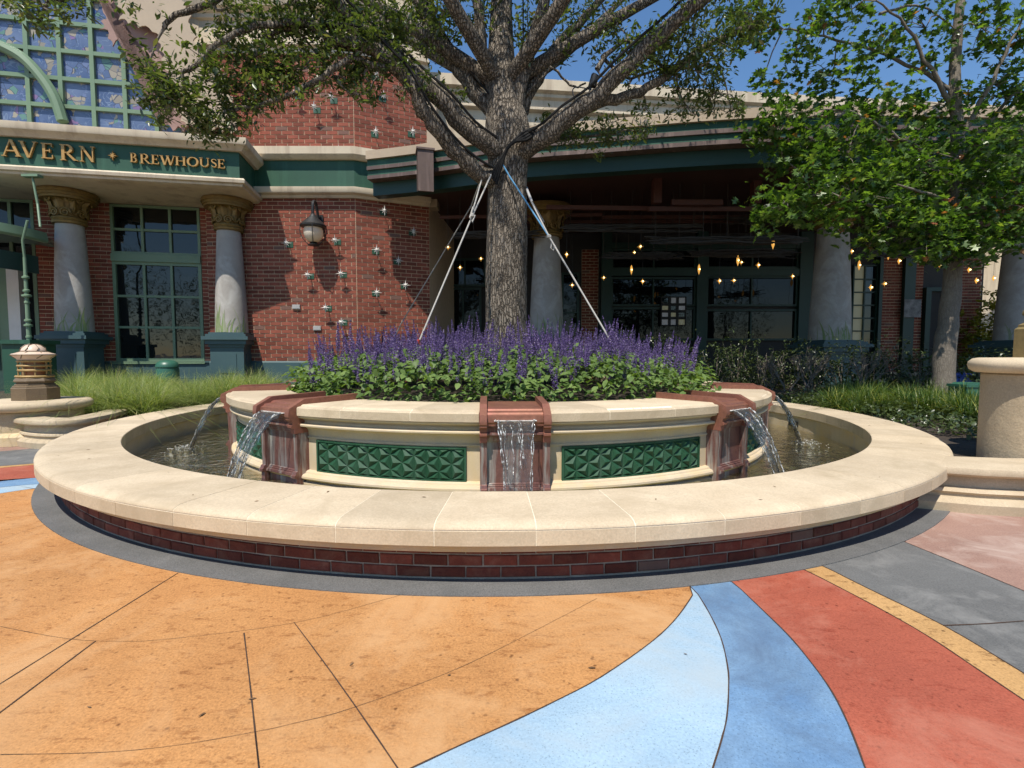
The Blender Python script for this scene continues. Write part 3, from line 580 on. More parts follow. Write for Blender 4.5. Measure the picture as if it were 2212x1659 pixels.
# ================================================================== TAVERN (left building)
tavern = tag(empty('tavern_building', (-10, 9, 0)), 'brick tavern with green sign band, grey columns and tall paned windows', 'building')
P1, P2 = at_d(165, 766, 17.3), at_d(503, 766, 18.2); P1.z = P2.z = 0
U = (P2 - P1).normalized(); FN = Vector((U.y, -U.x, 0))
tavern.location = (0, 0, 0)
def fu(x, y, n_): p = on_plane(x, y, P2 + FN * n_, FN) - P2; return p.dot(U), p.z
def fw(u, n_, z): return P2 + U * u + FN * n_ + Vector((0, 0, z))
def fbox(mb, u0, u1, n0, n1, z0, z1, mi=0):
    mb.add([fw(u, n_, z) for z in (z0, z1) for u, n_ in ((u0, n1), (u1, n1), (u1, n0), (u0, n0))], [[0,3,2,1],[4,5,6,7],[0,1,5,4],[1,2,6,5],[2,3,7,6],[3,0,4,7]], mi)
BR = []          # bricks: (centre, angle, length, height)
CH, BL, MJ = .1415, .405, .028
def brickwall(A, B, z0, z1, holes=(), inset=0):
    A, B = Vector(A[:2]), Vector(B[:2]); L_ = (B - A).length; t = (B - A).normalized(); ang_ = math.atan2(t.y, t.x); nn = Vector((t.y, -t.x))
    nc = int((z1 - z0) / CH); ch = (z1 - z0) / nc
    for c in range(nc):
        zc = z0 + (c + .5) * ch; s = -(BL / 2 if c % 2 else 0)
        spans = [(0, L_)]
        for h0, h1, hz0, hz1 in holes:
            if hz0 < zc < hz1:
                spans = [q for a, b in spans for q in ((a, min(b, h0)), (max(a, h1), b)) if q[1] - q[0] > .02]
        while s < L_:
            for a, b in spans:
                x0, x1 = max(s, a), min(s + BL, b)
                if x1 - x0 > .06:
                    p = A + t * ((x0 + x1) / 2) + nn * inset; BR.append((Vector((p.x, p.y, zc)), ang_, x1 - x0 - MJ, ch - MJ))
            s += BL
# --- plan of the projecting bay
bayA, bayB, bayC = at_d(455, 766, 18.5), at_d(773, 766, 18.5), at_d(930, 766, 19.6)
def zat(y, Z): return CAMH + (766 - y) / F * Z
ZBASE, ZMID, ZUP0, ZUP1 = 1.22, zat(433, 18.35), zat(328, 18.2), zat(142, 18.5)
NW = -1.0
ZS = 6.92        # soffit of the sign beam
wu0 = fu(-120, 600, NW)[0]; wuL = fu(80, 600, NW)[0]; win0 = fu(244, 600, NW)[0]; win1 = fu(436, 600, NW)[0]
wu1 = fu(548, 600, NW)[0]
core = MB()
fbox(core, wuL, win0, NW - .5, NW - .012, .1, ZS + .3); fbox(core, win1, wu1, NW - .5, NW - .012, .1, ZS + .3)
zwt, zws = 6.9, fu(340, 780, NW)[1]
fbox(core, win0, win1, NW - .5, NW - .012, .1, zws - .02)
def wallcore(A, B, z0, z1, th=.5):
    A, B = Vector(A[:2]), Vector(B[:2]); t = (B - A).normalized(); nn = Vector((-t.y, t.x))
    q = [A - nn * -.012, B - nn * -.012, B + nn * th, A + nn * th]; core.prism([(p.x, p.y) for p in q], z1 - z0, base=z0)
wallcore(bayC, Vector((bayC.x + .4, 16.2, 0)), .1, ZUP1 + .1); wallcore(bayA, bayB, .1, ZUP1 + .1); wallcore(bayB, bayC, .1, ZUP1 + .1)
core.build('wall', 'mortar_wall', tavern)
brickwall(fw(wuL, NW, 0), fw(win0, NW, 0), ZBASE, ZS); brickwall(fw(win1, NW, 0), fw(wu1, NW, 0), ZBASE, ZS)
brickwall(bayA, bayB, ZBASE, ZMID + .05); brickwall(bayB, bayC, ZBASE, ZMID + .05)
brickwall(bayA, bayB, ZUP0 - .05, ZUP1); brickwall(bayB, bayC, ZUP0 - .05, ZUP1)
def in_frame(p):
    d = p - CAM; dep = d.y * cp - d.z * sp_; uu = d.y * sp_ + d.z * cp; x = 1106 + F * d.x / dep; y = 829.5 - F * uu / dep
    return -10 < x < 2222 and -10 < y < 1669, x, y
vis = []; hid = []
for b_ in BR:
    ok, x, y = in_frame(b_[0])
    (vis if ok and not (448 < x < 560 and b_[0].y > 9.25 and x < 545) else hid).append((( b_[0] - CAM).length - .2 * (545 < x < 775), b_))
vis.sort(key=lambda q: q[0]); big = vis[:300]; rest = vis[300:] + hid
bmesh_ = MB().box((-.5, -.008, -.5), (.5, .03, .5)).mesh('brick', 'brick_wall')
for _, (p, a, L_, h) in big:
    o = link('brick', bmesh_, tavern); o.location = p; o.rotation_euler.z = a; o.scale = (L_, 1, h)
rb = MB()
for _, (p, a, L_, h) in rest:
    M = Matrix.Translation(p) @ Matrix.Rotation(a, 4, 'Z'); rb.box((-L_/2, -.008 - rnd.random() * .003, -h/2), (L_/2, .03, h/2), M=M)
tag(rb.build('brickwork', 'brick_wall', tavern), kind='stuff')
# teal plinth
pl = MB(); fbox(pl, wuL - .1, wu1, NW - .2, NW + .10, .05, ZBASE - .06); fbox(pl, wuL - .1, wu1, NW - .2, NW + .16, ZBASE - .06, ZBASE); fbox(pl, wuL - .1, wu1, NW - .2, NW + .30, .05, .62)
pl.build('plinth', 'teal_paint', tavern)
pb = MB(); bp = [tuple(p[:2]) for p in (bayA, bayB, bayC)]
pb.sweep(bp, [(-.3, .05), (.10, .05), (.10, ZBASE - .05), (.06, ZBASE), (-.3, ZBASE)]); pb.build('plinth', 'teal_paint', tavern)
# mouldings and green band round the bay
ctr = MB()
ctr.sweep(bp, [(-.3, ZMID), (.10, ZMID), (.16, ZMID + .08), (.30, ZMID + .13), (.33, ZMID + .2), (.33, ZMID + .33), (-.3, ZMID + .33)])
ctr.sweep(bp, [(-.3, ZUP0 - .42), (.24, ZUP0 - .42), (.36, ZUP0 - .33), (.40, ZUP0 - .28), (.40, ZUP0 - .02), (-.3, ZUP0 + .03)])
ctr.build('cornice', 'stone_pale', tavern, 30)
gbm = MB(); gbm.sweep(bp, [(-.2, ZMID + .32), (.14, ZMID + .32), (.14, ZUP0 - .40), (-.2, ZUP0 - .40)])
for sx in (640, 768, 779):
    q = at_d(sx, 766, 18.3)
gbm.build('green_band', 'green_paint', tavern)
# pale frieze above the bay
fz = MB(); bq = [(-12.6, bayA.y)] + bp
fz.sweep(bq, [(-.6, ZUP1), (.10, ZUP1), (.10, ZUP1 + .18), (.22, ZUP1 + .24), (.22, ZUP1 + .34), (.05, ZUP1 + .38), (.05, ZUP1 + 1.15), (.14, ZUP1 + 1.2), (.14, ZUP1 + 1.34), (.35, ZUP1 + 1.48), (.42, ZUP1 + 1.7), (.05, ZUP1 + 1.75), (.05, ZUP1 + 3.2), (-.6, ZUP1 + 3.2)])
fz.build('frieze', 'stone_pale', tavern, 30)
pp = MB(); q = bayC; pp.box((q.x - .05, q.y - .1, ZMID), (q.x + .32, q.y + .5, ZUP1 - .2)); pp.build('corner_pilaster', 'tan_metal', tavern)
# sign beam over the columns
ue = fu(517, 360, 1.6)[0]; ul = fu(-260, 360, 1.6)[0]
zg0, zg1 = fu(500, 386, 1.6)[1], fu(500, 322, 1.85)[1]; zct = fu(440, 291, 1.9)[1]
sb = MB(); fbox(sb, ul, ue, NW - .3, 1.6, ZS + .06, zg1 + .1); sign = sb.build('sign_band', 'green_paint', tavern)
sm = MB(); P_ = [fw(ul, 1.6, 0), fw(ue, 1.6, 0), fw(ue, -1.2, 0)]
sm.sweep([tuple(p[:2]) for p in P_], [(-.3, ZS), (.02, ZS), (.10, ZS + .03), (.12, ZS + .09), (.20, ZS + .12), (.22, zg0 - .08), (.16, zg0 - .02), (.0, zg0), (-.3, zg0)])
sm.sweep([tuple(p[:2]) for p in P_], [(-.4, zg1), (.12, zg1), (.20, zg1 + .10), (.30, zg1 + .16), (.32, zg1 + .22), (.32, zct), (-.4, zct + .05)])
fbox(sm, ul, ue - .28, NW - .3, 1.32, ZS + .012, ZS + .05)
fbox(sm, ul, ue - .38, -1.4, 1.22, zg1 + .06, zct + .03)
sm.build('cornice', 'stone_pale', tavern, 30)
# ---- raised letters
def strokes(ch):
    q = []; T, t = .17, .075
    def par(x0, y0, x1, y1, w_): q.append([(x0 - w_/2, y0), (x0 + w_/2, y0), (x1 + w_/2, y1), (x1 - w_/2, y1)])
    def rect(x0, y0, x1, y1): q.append([(x0, y0), (x1, y0), (x1, y1), (x0, y1)])
    def ser(x, y, w_=.30): rect(x - w_/2, y, x + w_/2, y + .045)
    def curve(pts, ws):
        for i in range(len(pts) - 1):
            (x0, y0), (x1, y1) = pts[i], pts[i+1]
            def nrm(k):
                a = pts[max(k-1, 0)]; b_ = pts[min(k+1, len(pts)-1)]; dx, dy = b_[0]-a[0], b_[1]-a[1]; L_ = math.hypot(dx, dy) or 1; return -dy/L_*ws[k]/2, dx/L_*ws[k]/2
            n0, n1 = nrm(i), nrm(i+1)
            q.append([(x0-n0[0], y0-n0[1]), (x1-n1[0], y1-n1[1]), (x1+n1[0], y1+n1[1]), (x0+n0[0], y0+n0[1])])
    def ell(cx, cy, rx, ry, a0, a1, n_=14, wt=T, wn=t):
        ps = []; ws = []
        for i in range(n_ + 1):
            a = a0 + (a1 - a0) * i / n_; ps.append((cx + rx * math.cos(a), cy + ry * math.sin(a))); ws.append(wn + (wt - wn) * abs(math.cos(a)) ** 1.5)
        curve(ps, ws)
    if ch == 'A': par(.10, 0, .47, 1, t); par(.90, 0, .50, 1, T); rect(.24, .30, .72, .37); ser(.12, 0, .26); ser(.88, 0, .32)
    if ch == 'V': par(.50, 0, .12, 1, T); par(.53, 0, .90, 1, t); ser(.12, .955, .32); ser(.88, .955, .26)
    if ch == 'E': rect(.12, 0, .30, 1); rect(.04, 0, .80, .06); rect(.04, .94, .76, 1); rect(.3, .48, .62, .54); rect(.73, 0, .80, .24); rect(.70, .78, .76, 1); rect(.57, .40, .63, .62)
    if ch == 'R': rect(.12, 0, .29, 1); ser(.20, 0, .34); rect(.04, .955, .4, 1); ell(.40, .73, .27, .245, -PI/2, PI/2); rect(.28, .46, .42, .515); rect(.28, .94, .42, .998); par(.86, 0, .42, .48, T); ser(.90, 0, .24)
    if ch == 'N': rect(.13, 0, .20, 1); rect(.82, 0, .89, 1); par(.84, 0, .18, 1, T); ser(.16, 0, .26); rect(.02, .955, .2, 1); ser(.86, .955, .26)
    if ch == 'B': rect(.12, 0, .29, 1); rect(.04, .955, .4, 1); rect(.04, 0, .4, .05); ell(.38, .75, .24, .225, -PI/2, PI/2); ell(.40, .26, .30, .24, -PI/2, PI/2); rect(.28, .49, .4, .54)
    if ch == 'W': par(.30, 0, .10, 1, .13); par(.32, 0, .50, .95, .06); par(.68, 0, .48, 1, .13); par(.70, 0, .90, 1, .06); ser(.1, .955, .22); ser(.5, .955, .2); ser(.9, .955, .18)
    if ch == 'H': rect(.12, 0, .28, 1); rect(.70, 0, .86, 1); rect(.28, .48, .70, .54); ser(.2, 0, .3); ser(.2, .955, .3); ser(.78, 0, .3); ser(.78, .955, .3)
    if ch == 'O': ell(.5, .5, .37, .46, 0, 2 * PI, 26)
    if ch == 'U': rect(.12, .34, .28, 1); rect(.76, .34, .83, 1); ell(.495, .36, .30, .32, PI, 2 * PI, 14, .14, .08); ser(.2, .955, .3); ser(.8, .955, .24)
    if ch == 'S':
        ps = [(.76, .80), (.66, .93), (.46, .965), (.27, .88), (.23, .74), (.34, .60), (.52, .51), (.70, .40), (.77, .25), (.68, .10), (.48, .035), (.27, .09), (.18, .24)]
        curve(ps, [.06, .07, .08, .11, .14, .16, .17, .16, .14, .11, .08, .07, .06])
    if ch == '*':
        for k in range(8):
            a = PI / 4 * k + PI / 2; r = .5 if k % 2 == 0 else .36; b_ = a + PI / 8; c_ = a - PI / 8
            q.append([(.5, .5), (.5 + .13 * math.cos(c_), .5 + .13 * math.sin(c_)), (.5 + r * math.cos(a), .5 + r * math.sin(a)), (.5 + .13 * math.cos(b_), .5 + .13 * math.sin(b_))])
    return q
def letter(ch, x0, x1, ytop, ybot):
    xm = (x0 + x1) / 2; u0 = fu(x0, (ytop + ybot) / 2, 1.65)[0]; u1 = fu(x1, (ytop + ybot) / 2, 1.65)[0]; za = fu(xm, ybot, 1.65)[1]; zb = fu(xm, ytop, 1.65)[1]
    m = MB()
    for k, poly in enumerate(strokes(ch)):
        m.prism(poly, .07 + .0017 * (k % 9), base=1.61, fn=lambda a, b, c: fw(u0 + a * (u1 - u0), c, za + b * (zb - za)))
    m.build('sign_star' if ch == '*' else 'letter', 'gold_paint', sign)
for ch, a, b_, t_, o_ in (('A',4,45,302,338),('V',43,81,306,341),('E',89,122,310,343),('R',129,168,313,347),('N',172,206,317,350),('*',234,254,326,347),
    ('B',281,301,331,351),('R',302,327,333,354),('E',327,348,335,355),('W',346,380,337,357),('H',378,404,339,358),('O',403,431,340,360),('U',430,455,342,361),('S',454,472,344,362),('E',470,490,345,364)):
    letter(ch, a, b_, t_, o_)
# ---- columns
def column(par, c, zb, zs0, zs1, zt, r0, r1, rot, ab, dark=False, painted=True):
    cr = empty('column', c, par); cr.rotation_euler.z = rot
    n_ = 14; prof = [(r0 + (r1 - r0) * (k / n_) ** 1.25, zs0 + (zs1 - zs0) * k / n_) for k in range(n_ + 1)]
    sh = MB().lathe(prof, 40).build('shaft', 'column_grey', cr, 40)
    pd = MB(); w_ = r0 * 1.0
    for a, z0, z1 in ((w_ * 1.22, zb, zb + .38), (w_ * 1.10, zb + .38, zb + .48), (w_ * 1.02, zb + .48, zs0 - .52), (w_ * 1.1, zs0 - .52, zs0 - .42), (w_ * 1.25, zs0 - .42, zs0 - .26), (w_ * 1.40, zs0 - .26, zs0 - .14), (w_ * 1.22, zs0 - .14, zs0 - .06), (w_ * 1.08, zs0 - .06, zs0)):
        pd.box((-a, -a, z0), (a, a, z1 - .0005))
    for k in range(2):
        a = w_ * 1.02; pd.box((-a * .55, -a - .02, zb + .75), (a * .55, -a, zs0 - .75)) if k == 0 else pd.box((a, -a * .55, zb + .75), (a + .02, a * .55, zs0 - .75))
    pd.build('pedestal', 'teal_paint', cr)
    if zt:
        cm = MB(); H = zt - zs1
        cm.lathe([(r1 * 1.0, zs1 - .02), (r1 * 1.22, zs1), (r1 * 1.26, zs1 + .06), (r1 * 1.2, zs1 + .10), (r1 * 1.27, zs1 + .14), (r1 * 1.22, zs1 + .20), (r1 * 1.05, zs1 + .24), (r1 * 1.08, zs1 + H * .5), (r1 * 1.25, zs1 + H * .68), (r1 * 1.5, zs1 + H * .74)], 32)
        for j, (ra, za, zb_) in enumerate(((ab * .90, zt - .30, zt - .22), (ab * .95, zt - .22, zt - .13), (ab, zt - .13, zt - .05), (ab * .97, zt - .05, zt - .001))): cm.lathe([(0.1, za), (ra, za), (ra, zb_), (.1, zb_)], 32)
        cap = cm.build('capital', 'old_gold', cr, 35)
        lf = MB()
        for k in range(8):
            a = k * PI / 4; lobes = 9
            ca, sa = math.sin(a), -math.cos(a)
            def Q(s_, h, d): r = r1 * (1.08 + .30 * h ** 2.2) + d; aa = a + s_ / r; return (r * math.sin(aa), -r * math.cos(aa), zs1 + .26 + h * (H * .52))
            hs = [0, .12, .25, .4, .55, .7, .82, .92, 1.0]; wd = [.07, .15, .12, .24, .19, .26, .17, .12, .02]
            if k % 2 == 1: wd = [x * .75 for x in wd]; 
            vs = []; fs = []
            for h, x in zip(hs, wd): vs += [Q(-x * r1 * 1.5, h, .03), Q(-x * r1 * .4, h, .09), Q(0, h, .06 + .10 * h * h), Q(x * r1 * .4, h, .09), Q(x * r1 * 1.5, h, .03)]
            for i in range(len(hs) - 1):
                for j in range(4): fs.append([5*i+j, 5*i+j+1, 5*i+j+6, 5*i+j+5])
            lf.add(vs, fs)
            for sgn in (-1, 1):      # volutes
                pts = []
                for i in range(17):
                    f = i / 16; rr_ = .15 * (1 - .8 * f) * r1 / .4; th = f * 3.6 * PI; cx_ = sgn * .30 * r1 / .4; h = zs1 + H * (.72 if k % 2 else .30)
                    r = r1 * (1.42 if k % 2 else 1.18) + .05; aa = a + (cx_ * .55 + sgn * rr_ * math.cos(th)) / r; pts.append((r * math.sin(aa), -r * math.cos(aa), h + rr_ * math.sin(th)))
                lf.tube(pts, [.035 - .012 * i / 16 for i in range(17)], 5)
            for sgn in (-1, 1):
                r = r1 * 1.25; aa = a + sgn * .12; lf.lathe([(0, -.035), (.03, -.02), (.035, 0), (.03, .02), (0, .035)], 6, c=(r * math.sin(aa), -r * math.cos(aa), zs1 + .30))
        lf.build('acanthus_ornament', 'old_gold', cr, 50)
    if painted:
        pt = MB(); rr = random.Random(int(c[0] * 100))
        for k in range(30):
            a0 = rr.uniform(-1.3, 1.3); hgt = rr.choice((.35, .5, .7, 1.0)) * rr.uniform(.7, 1.2); bend = rr.uniform(-.5, .5); wd = rr.uniform(.02, .045)
            vs = []; fs = []
            for i in range(8):
                f = i / 7; z = zs0 + .01 + hgt * f * (1 - .15 * f * abs(bend)); r = r0 + (r1 - r0) * ((z - zs0) / (zs1 - zs0)) ** 1.25 + .004 + k * .0002; aa = a0 + bend * f * f / r0 * .5; w2 = wd * (1 - f) ** .6 / r
                vs += [(r * math.sin(aa - w2), -r * math.cos(aa - w2), z), (r * math.sin(aa + w2), -r * math.cos(aa + w2), z)]
            for i in range(7): fs.append([2*i, 2*i+1, 2*i+3, 2*i+2])
            pt.add(vs, fs, k % 2)
        pt.build('painted_grass', ['painted_leaf', 'painted_leaf_pale'], cr)
    return cr
yaw = math.atan2(U.y, U.x)
for x in (165, 503):
    c = at_d(x, 766, 17.3 if x == 165 else 18.2); column(tavern, (c.x, c.y, 0), .05, 2.24, 5.86, ZS, .535, .385, yaw, .84)
# ---- lower window
def paned(par, name, rect, cols, rows, fmat, gmat, fr=.10, mun=.06, nf=NW, dep=.12, split=None, place=fw):
    u0, u1, z0, z1 = rect; m = MB()
    def bx(a, b_, n0, n1, c, d): m.add([place(u, n_, z) for z in (c, d) for u, n_ in ((a, n1), (b_, n1), (b_, n0), (a, n0))], [[0,3,2,1],[4,5,6,7],[0,1,5,4],[1,2,6,5],[2,3,7,6],[3,0,4,7]])
    bx(u0, u0 + fr, nf - dep, nf, z0, z1); bx(u1 - fr, u1, nf - dep, nf, z0, z1); bx(u0 + fr, u1 - fr, nf - dep, nf - .002, z0, z0 + fr); bx(u0 + fr, u1 - fr, nf - dep, nf - .002, z1 - fr, z1)
    pw = (u1 - u0 - 2 * fr); ph = (z1 - z0 - 2 * fr)
    for k in range(1, cols): c = u0 + fr + pw * k / cols; bx(c - mun / 2, c + mun / 2, nf - dep + .01, nf - .02, z0 + fr, z1 - fr)
    for k in range(1, rows): c = z0 + fr + ph * k / rows; bx(u0 + fr, u1 - fr, nf - dep + .012, nf - .024, c - mun / 2, c + mun / 2)
    fo = m.build(name, fmat, par)
    for i in range(cols):
        for j in range(rows):
            a, b_ = u0 + fr + pw * i / cols, u0 + fr + pw * (i + 1) / cols; c, d = z0 + fr + ph * j / rows, z0 + fr + ph * (j + 1) / rows
            g_ = MB(); n_ = nf - dep + .03 + rnd.uniform(-.002, .002); tl = rnd.uniform(-.006, .006)
            g_.add([place(a, n_, c), place(b_, n_ + tl, c), place(b_, n_ + tl, d), place(a, n_, d), place(a, n_ - .008, c), place(b_, n_ - .008 + tl, c), place(b_, n_ - .008 + tl, d), place(a, n_ - .008, d)], [[0,1,2,3],[7,6,5,4],[0,4,5,1],[1,5,6,2],[2,6,7,3],[3,7,4,0]])
            g_.build('pane', gmat if isinstance(gmat, str) else gmat[(i * 7 + j * 3) % len(gmat)], fo)
    return fo
zsp0, zsp1 = fu(340, 567, NW)[1], fu(340, 551, NW)[1]
paned(tavern, 'window', (win0, win1, zsp1, ZS - .02), 3, 2, 'sage_paint', 'dark_glass', .09, .085, NW + .03)
paned(tavern, 'window', (win0, win1, zws, zsp0), 3, 3, 'sage_paint', 'dark_glass', .11, .085, NW + .03)
tr = MB(); fbox(tr, win0, win1, NW - .1, NW + .10, zsp0, zsp1); fbox(tr, win0 - .06, win1 + .06, NW - .1, NW + .16, zws - .10, zws); tr.build('window_sill', 'sage_paint', tavern)
bk = MB(); fbox(bk, wu0, wu1, NW - 3.2, NW - 3.0, 0, 9); fbox(bk, wu0, wu1, NW - 3.0, NW - .2, .02, .1); fbox(bk, wu0, wu1, NW - 3.0, NW - .2, 8.5, 8.6); bk.build('interior_wall', 'interior', tavern)
# ---- entrance at the far left: tall windows, door, white post, glass canopy
eL = fu(-120, 600, NW)[0]; eR = wuL
paned(tavern, 'window', (eL, eR, fu(40, 560, NW)[1], ZS - .02), 4, 2, 'sage_paint', 'dark_glass', .10, .10, NW + .02)
paned(tavern, 'side_light', (fu(48, 650, NW)[0], eR, .9, fu(40, 562, NW)[1]), 1, 1, 'sage_paint', 'dark_glass', .12, .05, NW + .02)
wp = MB(); a, b_ = fu(16, 650, NW + .3)[0], fu(42, 650, NW + .3)[0]; fbox(wp, a, b_, NW - .2, NW + .3, .05, fu(30, 556, NW + .3)[1]); fbox(wp, a - .06, b_ + .06, NW - .2, NW + .36, .05, 1.0); wp.build('door_post', 'white_paint', tavern)
dd = MB(); fbox(dd, eL, a, NW - .2, NW + .08, .05, fu(10, 556, NW)[1]); door = dd.build('entrance_door', 'sage_paint', tavern)
gd = MB(); fbox(gd, eL, a - .45, NW + .081, NW + .11, .9, 3.4); gd.build('door_panel', 'dark_green_paint', door)
ec = tag(empty('entrance_canopy', (0, 0, 0)), 'curved glass entrance canopy on green brackets and post at the left edge', 'canopy')
cc = at_d(-88, 500, 16.0); cz = zat(500, 15.3)
ring = MB(); Rc = 2.35
apts = lambda r, z: [(cc.x + r * math.sin(a), cc.y - r * math.cos(a), z) for a in [R_(-100 + 200 * k / 40) for k in range(41)]]
ring.sweep([p[:2] for p in apts(Rc, 0)], [(-.04, cz - .16), (.06, cz - .16), (.10, cz - .1), (.06, cz + .16), (-.04, cz + .18)]); ring.build('canopy_rim', 'sage_paint', ec, 40)
gp_ = MB(); gp_.lathe([(0, cz + .55), (1.0, cz + .42), (1.8, cz + .22), (Rc - .03, cz + .05)], 40, c=(cc.x, cc.y, 0), caps=False); gp_.build('glass_roof', 'glass_canopy', ec, 40)
fas = MB(); fas.sweep([p[:2] for p in apts(Rc - .2, 0)], [(-.1, cz - 1.15), (-.02, cz - 1.15), (-.02, cz - .6), (-.1, cz - .6)]); fas.build('canopy_fascia', 'dark_green_paint', ec, 40)
q0 = at_d(63, 735, 15.3); q1 = at_d(58, 556, 15.3); q2 = at_d(70, 478, 15.3)
po = MB(); po.tube([(q0.x, q0.y, q0.z), (q0.x, q0.y, q1.z)], [.06, .042], 14)
for zz, r in ((q0.z + .1, .11), (q0.z + .45, .15), (q0.z + .6, .13), (q1.z - 1.35, .10), (q1.z - 1.15, .17), (q1.z - 1.0, .12), (q1.z - .6, .13)): po.lathe([(.03, zz - .06), (r * .7, zz - .025), (r * .7, zz + .025), (.03, zz + .06)], 14, c=(q0.x, q0.y, 0))
po.tube([(q0.x, q0.y, q1.z), (q0.x + .02, q0.y - .05, q1.z + .5), (q0.x + .25, q0.y - .1, q2.z)], .035, 8)
po.build('post', 'sage_paint', ec, 40)
bb = MB(); bb.box((q0.x - .42, q0.y - .42, .05), (q0.x + .42, q0.y + .42, q0.z - .12)); bb.box((q0.x - .50, q0.y - .5, q0.z - .12), (q0.x + .5, q0.y + .5, q0.z)); bb.build('post_base', 'green_paint', ec)
rt = at_d(70, 388, 15.6); rdm = MB(); rdm.tube([(rt.x, rt.y, ZS), (rt.x + .12, rt.y, q2.z + .6), (rt.x + .35, rt.y - .2, cz + .1)], .032, 8); rdm.box((rt.x - .25, rt.y - .1, ZS - .06), (rt.x + .25, rt.y + .1, ZS + .01)); rdm.build('tie_rod', 'sage_paint', ec)
# ---- upper stained-glass window
NU = -.2
ux = [fu(x, 150, NU)[0] for x in (54, 127, 198, 268, 339)]; du = (ux[-1] - ux[0]) / 4; ulft = ux[0] - 3 * du
zr = fu(127, 108, NU)[1]; dzp = zr - fu(127, 170, NU)[1]
wz0 = zr - 4 * dzp; cols_ = 8; rows_ = 9
paned(tavern, 'stained_glass_window', (ulft, ulft + cols_ * du, wz0, wz0 + rows_ * dzp), cols_, rows_, 'sage_paint', 'stained_glass', .12, .13, NU, .16)
ab_ = MB(); fbox(ab_, ulft, ulft + cols_ * du + .3, NU - 1.2, NU - .2, wz0 - 1, wz0 + rows_ * dzp + .5); ab_.build('upper_wall', 'stone_pale', tavern)
arch = MB(); ap = [fu(x, y, NU + .12) for x, y in ((135, 262), (118, 212), (90, 168), (55, 130), (20, 108), (-20, 92), (-70, 84))]
arch.tube(smoothpath([fw(u, NU + .10, z) for u, z in ap], 4), .17, 8); arch.tube(smoothpath([fw(u, NU + .2, z) for u, z in ap], 4), .06, 6); arch.build('arch_rib', 'sage_paint', tavern, 40)
# ---- scalloped metal cut-outs in front of the window
def cutout(px, n_, matn, seed, holes=()):
    rr = random.Random(seed); pts = [fu(x, y, n_) for x, y in px]; out = []
    for i in range(len(pts)):
        a, b_ = Vector(pts[i]), Vector(pts[(i + 1) % len(pts)]); L_ = (b_ - a).length; k = max(1, int(L_ / .26))
        nn = Vector(((b_ - a).y, -(b_ - a).x)).normalized()
        for j in range(k):
            f0 = a + (b_ - a) * (j / k); f1 = a + (b_ - a) * ((j + 1) / k); r = (f1 - f0).length / 2
            amp = r * rr.uniform(.5, 1.2)
            for q in range(4): f = q / 4; out.append(f0 + (f1 - f0) * f + nn * amp * math.sin(PI * f) * (1 if rr.random() < .9 else .4))
    m = MB(); m.prism([(p.x, p.y) for p in out], .05, base=n_, fn=lambda a, b, c: fw(a, c, b)); return m
orn = tag(empty('cutout_ornament'), 'scalloped tan and rose metal cut-out ornament beside the stained-glass window', 'ornament')
cutout([(400,-60),(405,10),(425,60),(430,100),(480,150),(512,230),(520,292),(400,278),(372,230),(385,200),(360,180),(352,150),(345,110),(330,70),(300,62),(258,45),(255,15),(222,0),(215,-60)], .75, 'tan_metal', 3).build('tan_plate', 'tan_metal', orn)
cutout([(260,-60),(330,50),(400,150),(420,287),(375,284),(345,268),(362,245),(378,225),(350,190),(330,170),(300,130),(282,100),(245,102),(235,85),(215,65),(225,30),(205,0),(185,-60)], .45, 'pink_metal', 5).build('rose_plate', 'pink_metal', orn)
# ---- star lights on the wall
def starmesh(r=.16, d=.055):
    m = MB(); pts = []
    for k in range(16):
        a = PI / 8 * k + PI / 2; rr_ = (r if k % 4 == 0 else r * .62) if k % 2 == 0 else r * .25; pts.append((rr_ * math.cos(a), 0, rr_ * math.sin(a)))
    vs = [(0, -d, 0), (0, d, 0)] + pts; fs = []
    for k in range(16): fs += [[0, 2 + k, 2 + (k + 1) % 16], [1, 2 + (k + 1) % 16, 2 + k]]
    m.add(vs, fs); return m
smesh = starmesh(.215, .05).mesh('star', 'white_paint'); armm = MB().tube([(0, 0, 0), (0, .30, 0)], .018, 6).mesh('arm', 'black_metal'); plm = MB().box((-.13, .275, -.10), (.13, .31, .10)).mesh('back_plate', 'green_paint')
def wallstar(x, y, A, B, label, group):
    A, B = Vector((A.x, A.y, 0)), Vector((B.x, B.y, 0)); t = (B - A).normalized(); nn = Vector((t.y, -t.x, 0))
    p = on_plane(x, y, A + nn * .30, nn); e = tag(empty('star_light', p), label, 'wall light', group); e.rotation_euler.z = math.atan2(t.y, t.x)
    link('star', smesh, e); link('arm', armm, e); o = link('back_plate', plm, e)
UP, LO = 'star lights on the upper brick wall', 'star lights on the lower brick wall'
